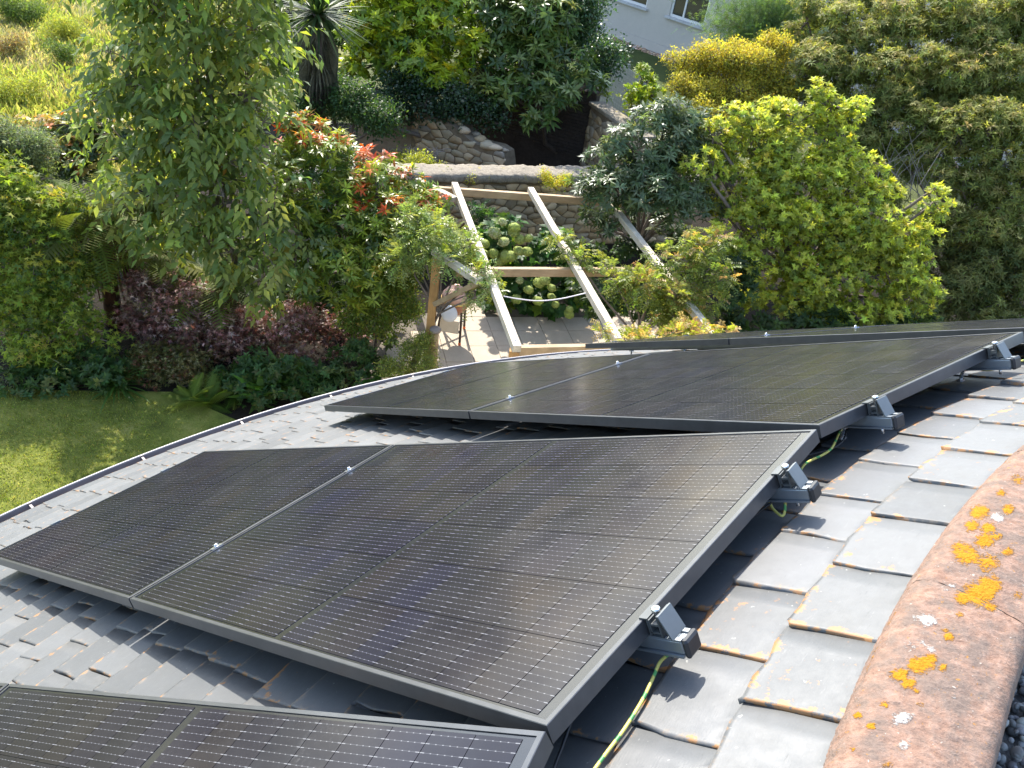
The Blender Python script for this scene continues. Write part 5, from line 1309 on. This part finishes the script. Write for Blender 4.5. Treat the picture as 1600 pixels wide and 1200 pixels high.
# coping: weathered slab with broken edges
n = 170; m_ = 14; cp = [(.045, 1.992), (.06, 2.02), (.058, 2.09), (.035, 2.135), (0, 2.15), (-.1, 2.158), (-.2, 2.165), (-.3, 2.165), (-.4, 2.16), (-.47, 2.15), (-.5, 2.12), (-.5, 2.0)]
xs = np.linspace(0, LW, n); Vq = []
for x in xs:
    for o, z in cp:
        w_ = O + ux * x + un * o; nz = .012 * math.sin(x * 9 + o * 5) * math.sin(x * 3.1) + rg_.normal(0, .006)
        Vq.append(O + ux * x + un * (o + rg_.normal(0, .006)) + UP * (z + nz + WZ) - np.array(GW.location))
k = len(cp); Tq = []
for i in range(n - 1):
    for j in range(k):
        a, b_ = i * k + j, i * k + (j + 1) % k; Tq += [(a, a + k, b_), (b_, a + k, b_ + k)]
link('coping', np_mesh('coping', np.array(Vq), np.array(Tq), M_CAP, smooth=False), GW)
def far(P, s=1.13):
    return CAMP + s * (np.asarray(P, float) - CAMP)


# ruined wall behind on the left: stone face turned to the house, broken sloping top
O = far((-2.75, 15.35, 0)); e = far((-.72, 14.42, 0)); O[2] = e[2] = 0; L_ = float(np.linalg.norm((e - O)[:2])); ux = (e - O) / L_; un = np.array([ux[1], -ux[0], 0])
tops = lambda x: 1.62 - .47 * (x / L_) ** 1.5 - .10 * math.sin(x * 5.0) * (x / L_) - (.5 if x > L_ * .93 else 0)
RW = empty('ruined_wall', tuple(O), 'broken rubble wall with sloping top behind the coping, left of the dark opening', 'wall')
wall_body(RW, O, ux, un, L_, 2, .5, M_MORTAR, tops); rubble(RW, O, ux, un, L_, 2.0, lambda x: tops(x) - .02, .27, .15, 150, rg_, ST)
# loose stones on its top
st = MB()
GS = 'loose stones along the broken wall top'
for i in range(15):
    x = L_ * (i + .5) / 15; p = O + ux * x - un * rg_.uniform(.05, .4) + UP * (tops(x) + .02); s = rg_.uniform(.06, .13)
    V = IV * np.array([s * rg_.uniform(1, 1.6), s, s * rg_.uniform(.5, .8)]); V = V * (1 + .14 * np.sin(IV @ rg_.normal(0, 3, 3)))[:, None]
    c = np.array(ST[i % 5]); link('cap_stone', np_mesh('cap_stone', V, IT, M_STONE, np.tile(np.append(c, 1), (len(V), 1))), RW, loc=p - np.array(RW.location))
# plastered stub of wall left of it
O = far((-3.9, 15.75, 0)); O[2] = 0; ux = nrm(np.array([1.15, -.35, 0])); un = np.array([ux[1], -ux[0], 0])
PWL = empty('plastered_wall', tuple(O), 'brown plastered wall stub under the ivy left of the ruined wall', 'wall')
wall_body(PWL, O, ux, un, 1.4, 1.75, .4, mat_ground('brown_plaster', [(.3, (.14, .10, .07)), (.7, (.27, .215, .15))], 4, 50, .5), lambda x: 1.75 - .25 * x)
# right wall of the ruin with pale coping
O = far((.62, 16.25, 0)); e = far((1.55, 14.6, 0)); O[2] = e[2] = 0; L_ = float(np.linalg.norm((e - O)[:2])); ux = (e - O) / L_; un = np.array([ux[1], -ux[0], 0])
QW = empty('ruin_side_wall', tuple(O), 'stone wall with pale sloping coping right of the dark opening', 'wall')
wall_body(QW, O, ux, un, L_, 2.02, .32, M_MORTAR); rubble(QW, O, ux, un, L_, 2.0, lambda x: 2.0, .24, .16, 90, rg_, ST)
b = MB(); b.beam(O - ux * .05 - un * .16 + UP * 2.065 - O, e + ux * .05 - un * .16 + UP * 2.065 - O, .42, .08, bev=.012); b.build('coping', M_CAP, QW)
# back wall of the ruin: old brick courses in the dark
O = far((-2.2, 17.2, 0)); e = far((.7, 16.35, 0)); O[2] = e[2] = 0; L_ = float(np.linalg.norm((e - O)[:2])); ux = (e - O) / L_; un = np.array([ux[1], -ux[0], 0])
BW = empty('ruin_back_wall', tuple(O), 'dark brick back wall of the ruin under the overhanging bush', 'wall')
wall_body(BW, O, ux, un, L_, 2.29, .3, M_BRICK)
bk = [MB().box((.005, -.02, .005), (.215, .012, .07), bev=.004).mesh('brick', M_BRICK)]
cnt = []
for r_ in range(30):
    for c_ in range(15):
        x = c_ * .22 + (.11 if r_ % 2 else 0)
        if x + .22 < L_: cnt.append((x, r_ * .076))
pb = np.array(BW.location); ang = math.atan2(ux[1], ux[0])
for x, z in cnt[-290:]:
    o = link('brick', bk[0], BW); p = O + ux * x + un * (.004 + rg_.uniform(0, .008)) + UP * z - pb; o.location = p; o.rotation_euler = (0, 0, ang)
# dead twigs lying behind the coping
tw = MB()
for q in range(70):
    p = at(rg_.uniform(600, 690), rg_.uniform(232, 250), Y=16.0 + rg_.uniform(-.4, .4)); d = nrm(rg_.normal(size=3) * np.array([1, 1, .5])) * rg_.uniform(.15, .5)
    tw.tube([p - d * .5, p + rg_.normal(0, .03, 3), p + d * .5], [.008, .007, .003], 4, False)
tag(tw.build('brushwood', DEADTWIG, None, True, loc=tuple(at(640, 242, Y=16.0))), 'pile of pale dead twigs behind the left end of the coping', 'twigs', kind='stuff')
bk_ = MB(); bq = np.random.default_rng(44)
gx, gy = np.meshgrid(np.linspace(-5.6, -1.4, 16), np.linspace(14.9, 17.2, 9), indexing='ij'); gz = 1.0 * np.exp(-((gx + 2.9) / 1.3) ** 2 - ((gy - 16.0) / .8) ** 2) + bq.normal(0, .03, gx.shape) - .02
bk_.v = [tuple(p) for p in np.stack([gx, gy, gz], -1).reshape(-1, 3)]; bk_.f = [(i * 9 + j, i * 9 + 9 + j, i * 9 + 10 + j, i * 9 + j + 1) for i in range(15) for j in range(8)]
tag(bk_.build('bank', mat_ground('bank_soil', [(.3, (.10, .07, .045)), (.7, (.24, .18, .12))], 5, 60, .7), None, True), kind='structure')

# ------------------------------------------------------------------ neighbour house and fence
P0 = np.array([.83, 37.5, 0]); ud = np.array([.7254, -.6883, 0]); nd = np.array([-.6883, -.7254, 0])
NH = empty('grey_house', tuple(P0), 'pale grey rendered house with dark windows behind the garden', 'house')
MN = Matrix(((ud[0], -nd[0], 0, 0), (ud[1], -nd[1], 0, 0), (0, 0, 1, 0), (0, 0, 0, 1)))      # x along the wall, y into the house


def hb_(name, lo, hi, mat, par=NH, bev=0.0): return MB().box(lo, hi, MN, bev).build(name, mat, par)


WINS = [(.85, 2.70, 1.45, 2.95), (3.90, 5.66, 1.45, 2.95), (8.6, 10.4, 1.45, 2.95), (-3.6, -1.8, 1.45, 2.95)]
xs = [-8.0] + [q for w in sorted(WINS) for q in w[:2]] + [20.0]
w = MB(); w.box((-8, 0, .34), (20, .3, 1.45), MN); w.box((-8, 0, 2.95), (20, .3, 5.6), MN)
for a, b_ in zip(xs[0::2], xs[1::2]): w.box((a, 0, 1.4502), (b_, .3, 2.9498), MN)
w.box((-8, .3, 0), (20, 6, 5.6), MN); w.build('wall', M_HOUSE, NH)
hb_('plinth', (-8, -.03, 0), (20, .28, .335), M_HOUSE)
for a, b_, z0, z1 in WINS:
    f = MB()
    for lo, hi in (((a, .06, z0), (a + .09, .13, z1)), ((b_ - .09, .06, z0), (b_, .13, z1)), ((a + .09, .06, z0), (b_ - .09, .13, z0 + .09)), ((a + .09, .06, z1 - .09), (b_ - .09, .13, z1)), ((a + .62, .06, z0 + .09), (a + .69, .13, z1 - .09))): f.box(lo, hi, MN)
    fo = f.build('window', M_WHITE, NH); hb_('pane', (a + .09, .10, z0 + .09), (b_ - .09, .11, z1 - .09), M_GLASS, fo)
    hb_('sill', (a - .12, -.12, z0 - .085), (b_ + .12, .06, z0 - .002), mat_plain('sill', (.4, .4, .4), .8), fo)
MB().box((-8.4, -.5, 5.6), (20.4, 6.5, 5.9), MN).build('roof', mat_plain('roof_tiles', (.2, .1, .07), .9), NH)
# brown gravel strip at its foot
n = 900; lx = rg_.uniform(-3, 9, n); ly = rg_.uniform(-.55, -.04, n); s = rg_.uniform(.03, .07, n)
Pq = P0 + ud * lx[:, None] - nd * ly[:, None] * -1 * -1
Vq = ICO_V[None] * s[:, None, None] * np.array([1.2, 1, .6]) + Pq[:, None]; c = pal(rg_, n, [((.34, .2, .12), 3), ((.42, .34, .26), 2), ((.25, .15, .1), 2)], .2)
me = np_mesh('pebble_strip', Vq.reshape(-1, 3), (np.array(ICO_T)[None] + (np.arange(n) * 12)[:, None, None]).reshape(-1, 3), M_PEBBLE, np.repeat(np.concatenate([c, np.ones((n, 1))], 1), 12, 0), smooth=True)
tag(link('pebble_strip', me), 'strip of brown stones along the foot of the grey house', 'stones', kind='stuff')
# fence
fa = np.array([1.05, 24.8, 0]); fb = np.array([2.25, 22.3, 0]); L_ = float(np.linalg.norm(fb - fa)); ux = (fb - fa) / L_; ang = math.atan2(ux[1], ux[0])
FE = empty('board_fence', tuple(fa), 'grey green wooden board fence between the bushes near the house', 'fence')
fbm = MB().box((.004, -.012, .05), (.136, .012, 1.8), bev=.003).mesh('board', M_FENCE)
k = int(L_ / .14)
for i in range(k):
    o = link('board', fbm, FE, loc=ux * (i * .14)); o.rotation_euler = (0, 0, ang)
for x in (0.0, L_ / 2, L_):
    o = link('post', MB().box((-.05, .015, 0), (.05, .11, 1.88), bev=.004).mesh('post', M_FENCE), FE, loc=ux * x); o.rotation_euler = (0, 0, ang)
o = link('rail', MB().box((0, .013, 1.5), (L_, .05, 1.58)).mesh('rail', M_FENCE), FE); o.rotation_euler = (0, 0, ang)
# dark tree trunk in front of the house
tp = at(921, 30, Y=27); T_ = empty('bare_trunk', (tp[0], tp[1], 0), 'dark tree trunk standing left of the house lawn', 'tree')
MB().tube([(0, 0, -.1), (.02, 0, 2), (-.03, .05, 4.5), (.1, 0, 7)], [.16, .13, .11, .08], 9).build('trunk', BARK, T_, True)
cb_ = [B(905, -60, 70, 40, 27), B(975, -70, 70, 40, 26.5)]
cc_ = clusters([(c - 0, r) for c, r in cb_], 8, np.random.default_rng(5))[0]
rgq = np.random.default_rng(6); ci = np.repeat(np.arange(len(cc_)), 8); Nq = len(ci)
tag(link('crown', leaves_mesh('crown', DIA, cc_[ci] + rgq.normal(0, .15, (Nq, 3)) - np.array(T_.location), nrm(rgq.normal(size=(Nq, 3))), nrm(UP + rgq.normal(0, .5, (Nq, 3))), np.full(Nq, .14), pal(rgq, Nq, [((.09, .15, .03), 1)]), LEAF), T_), kind='stuff')

# tree belt beyond meadow and house, added for its reflection in the panels
rgw = np.random.default_rng(77); bl = []
for q in range(46):
    x = -75 + q * 3.3 + rgw.uniform(-1, 1); bl.append(((x, 62 + 10 * math.sin(q * .9) + rgw.uniform(-3, 3), rgw.uniform(3, 4.5)), (rgw.uniform(3, 4.5), 3, rgw.uniform(3.5, 6))))
Pw, Aw, Hw, _l = clusters(bl, .22, rgw, subs=4, subr=.42, rear=0, inner=.5); ci = np.repeat(np.arange(len(Pw)), 8); Nw = len(ci)
tag(link('reflection_trees', leaves_mesh('reflection_trees', DIA, Pw[ci] + rgw.normal(0, .45, (Nw, 3)), nrm(rgw.normal(size=(Nw, 3))), nrm(UP + Aw[ci] + rgw.normal(0, .5, (Nw, 3))), rgw.uniform(.5, .9, Nw), pal(rgw, Nw, [((.06, .085, .025), 3), ((.09, .11, .03), 2)]), LEAF)), 'belt of trees added far beyond the meadow for the panel reflections', 'trees', kind='stuff')
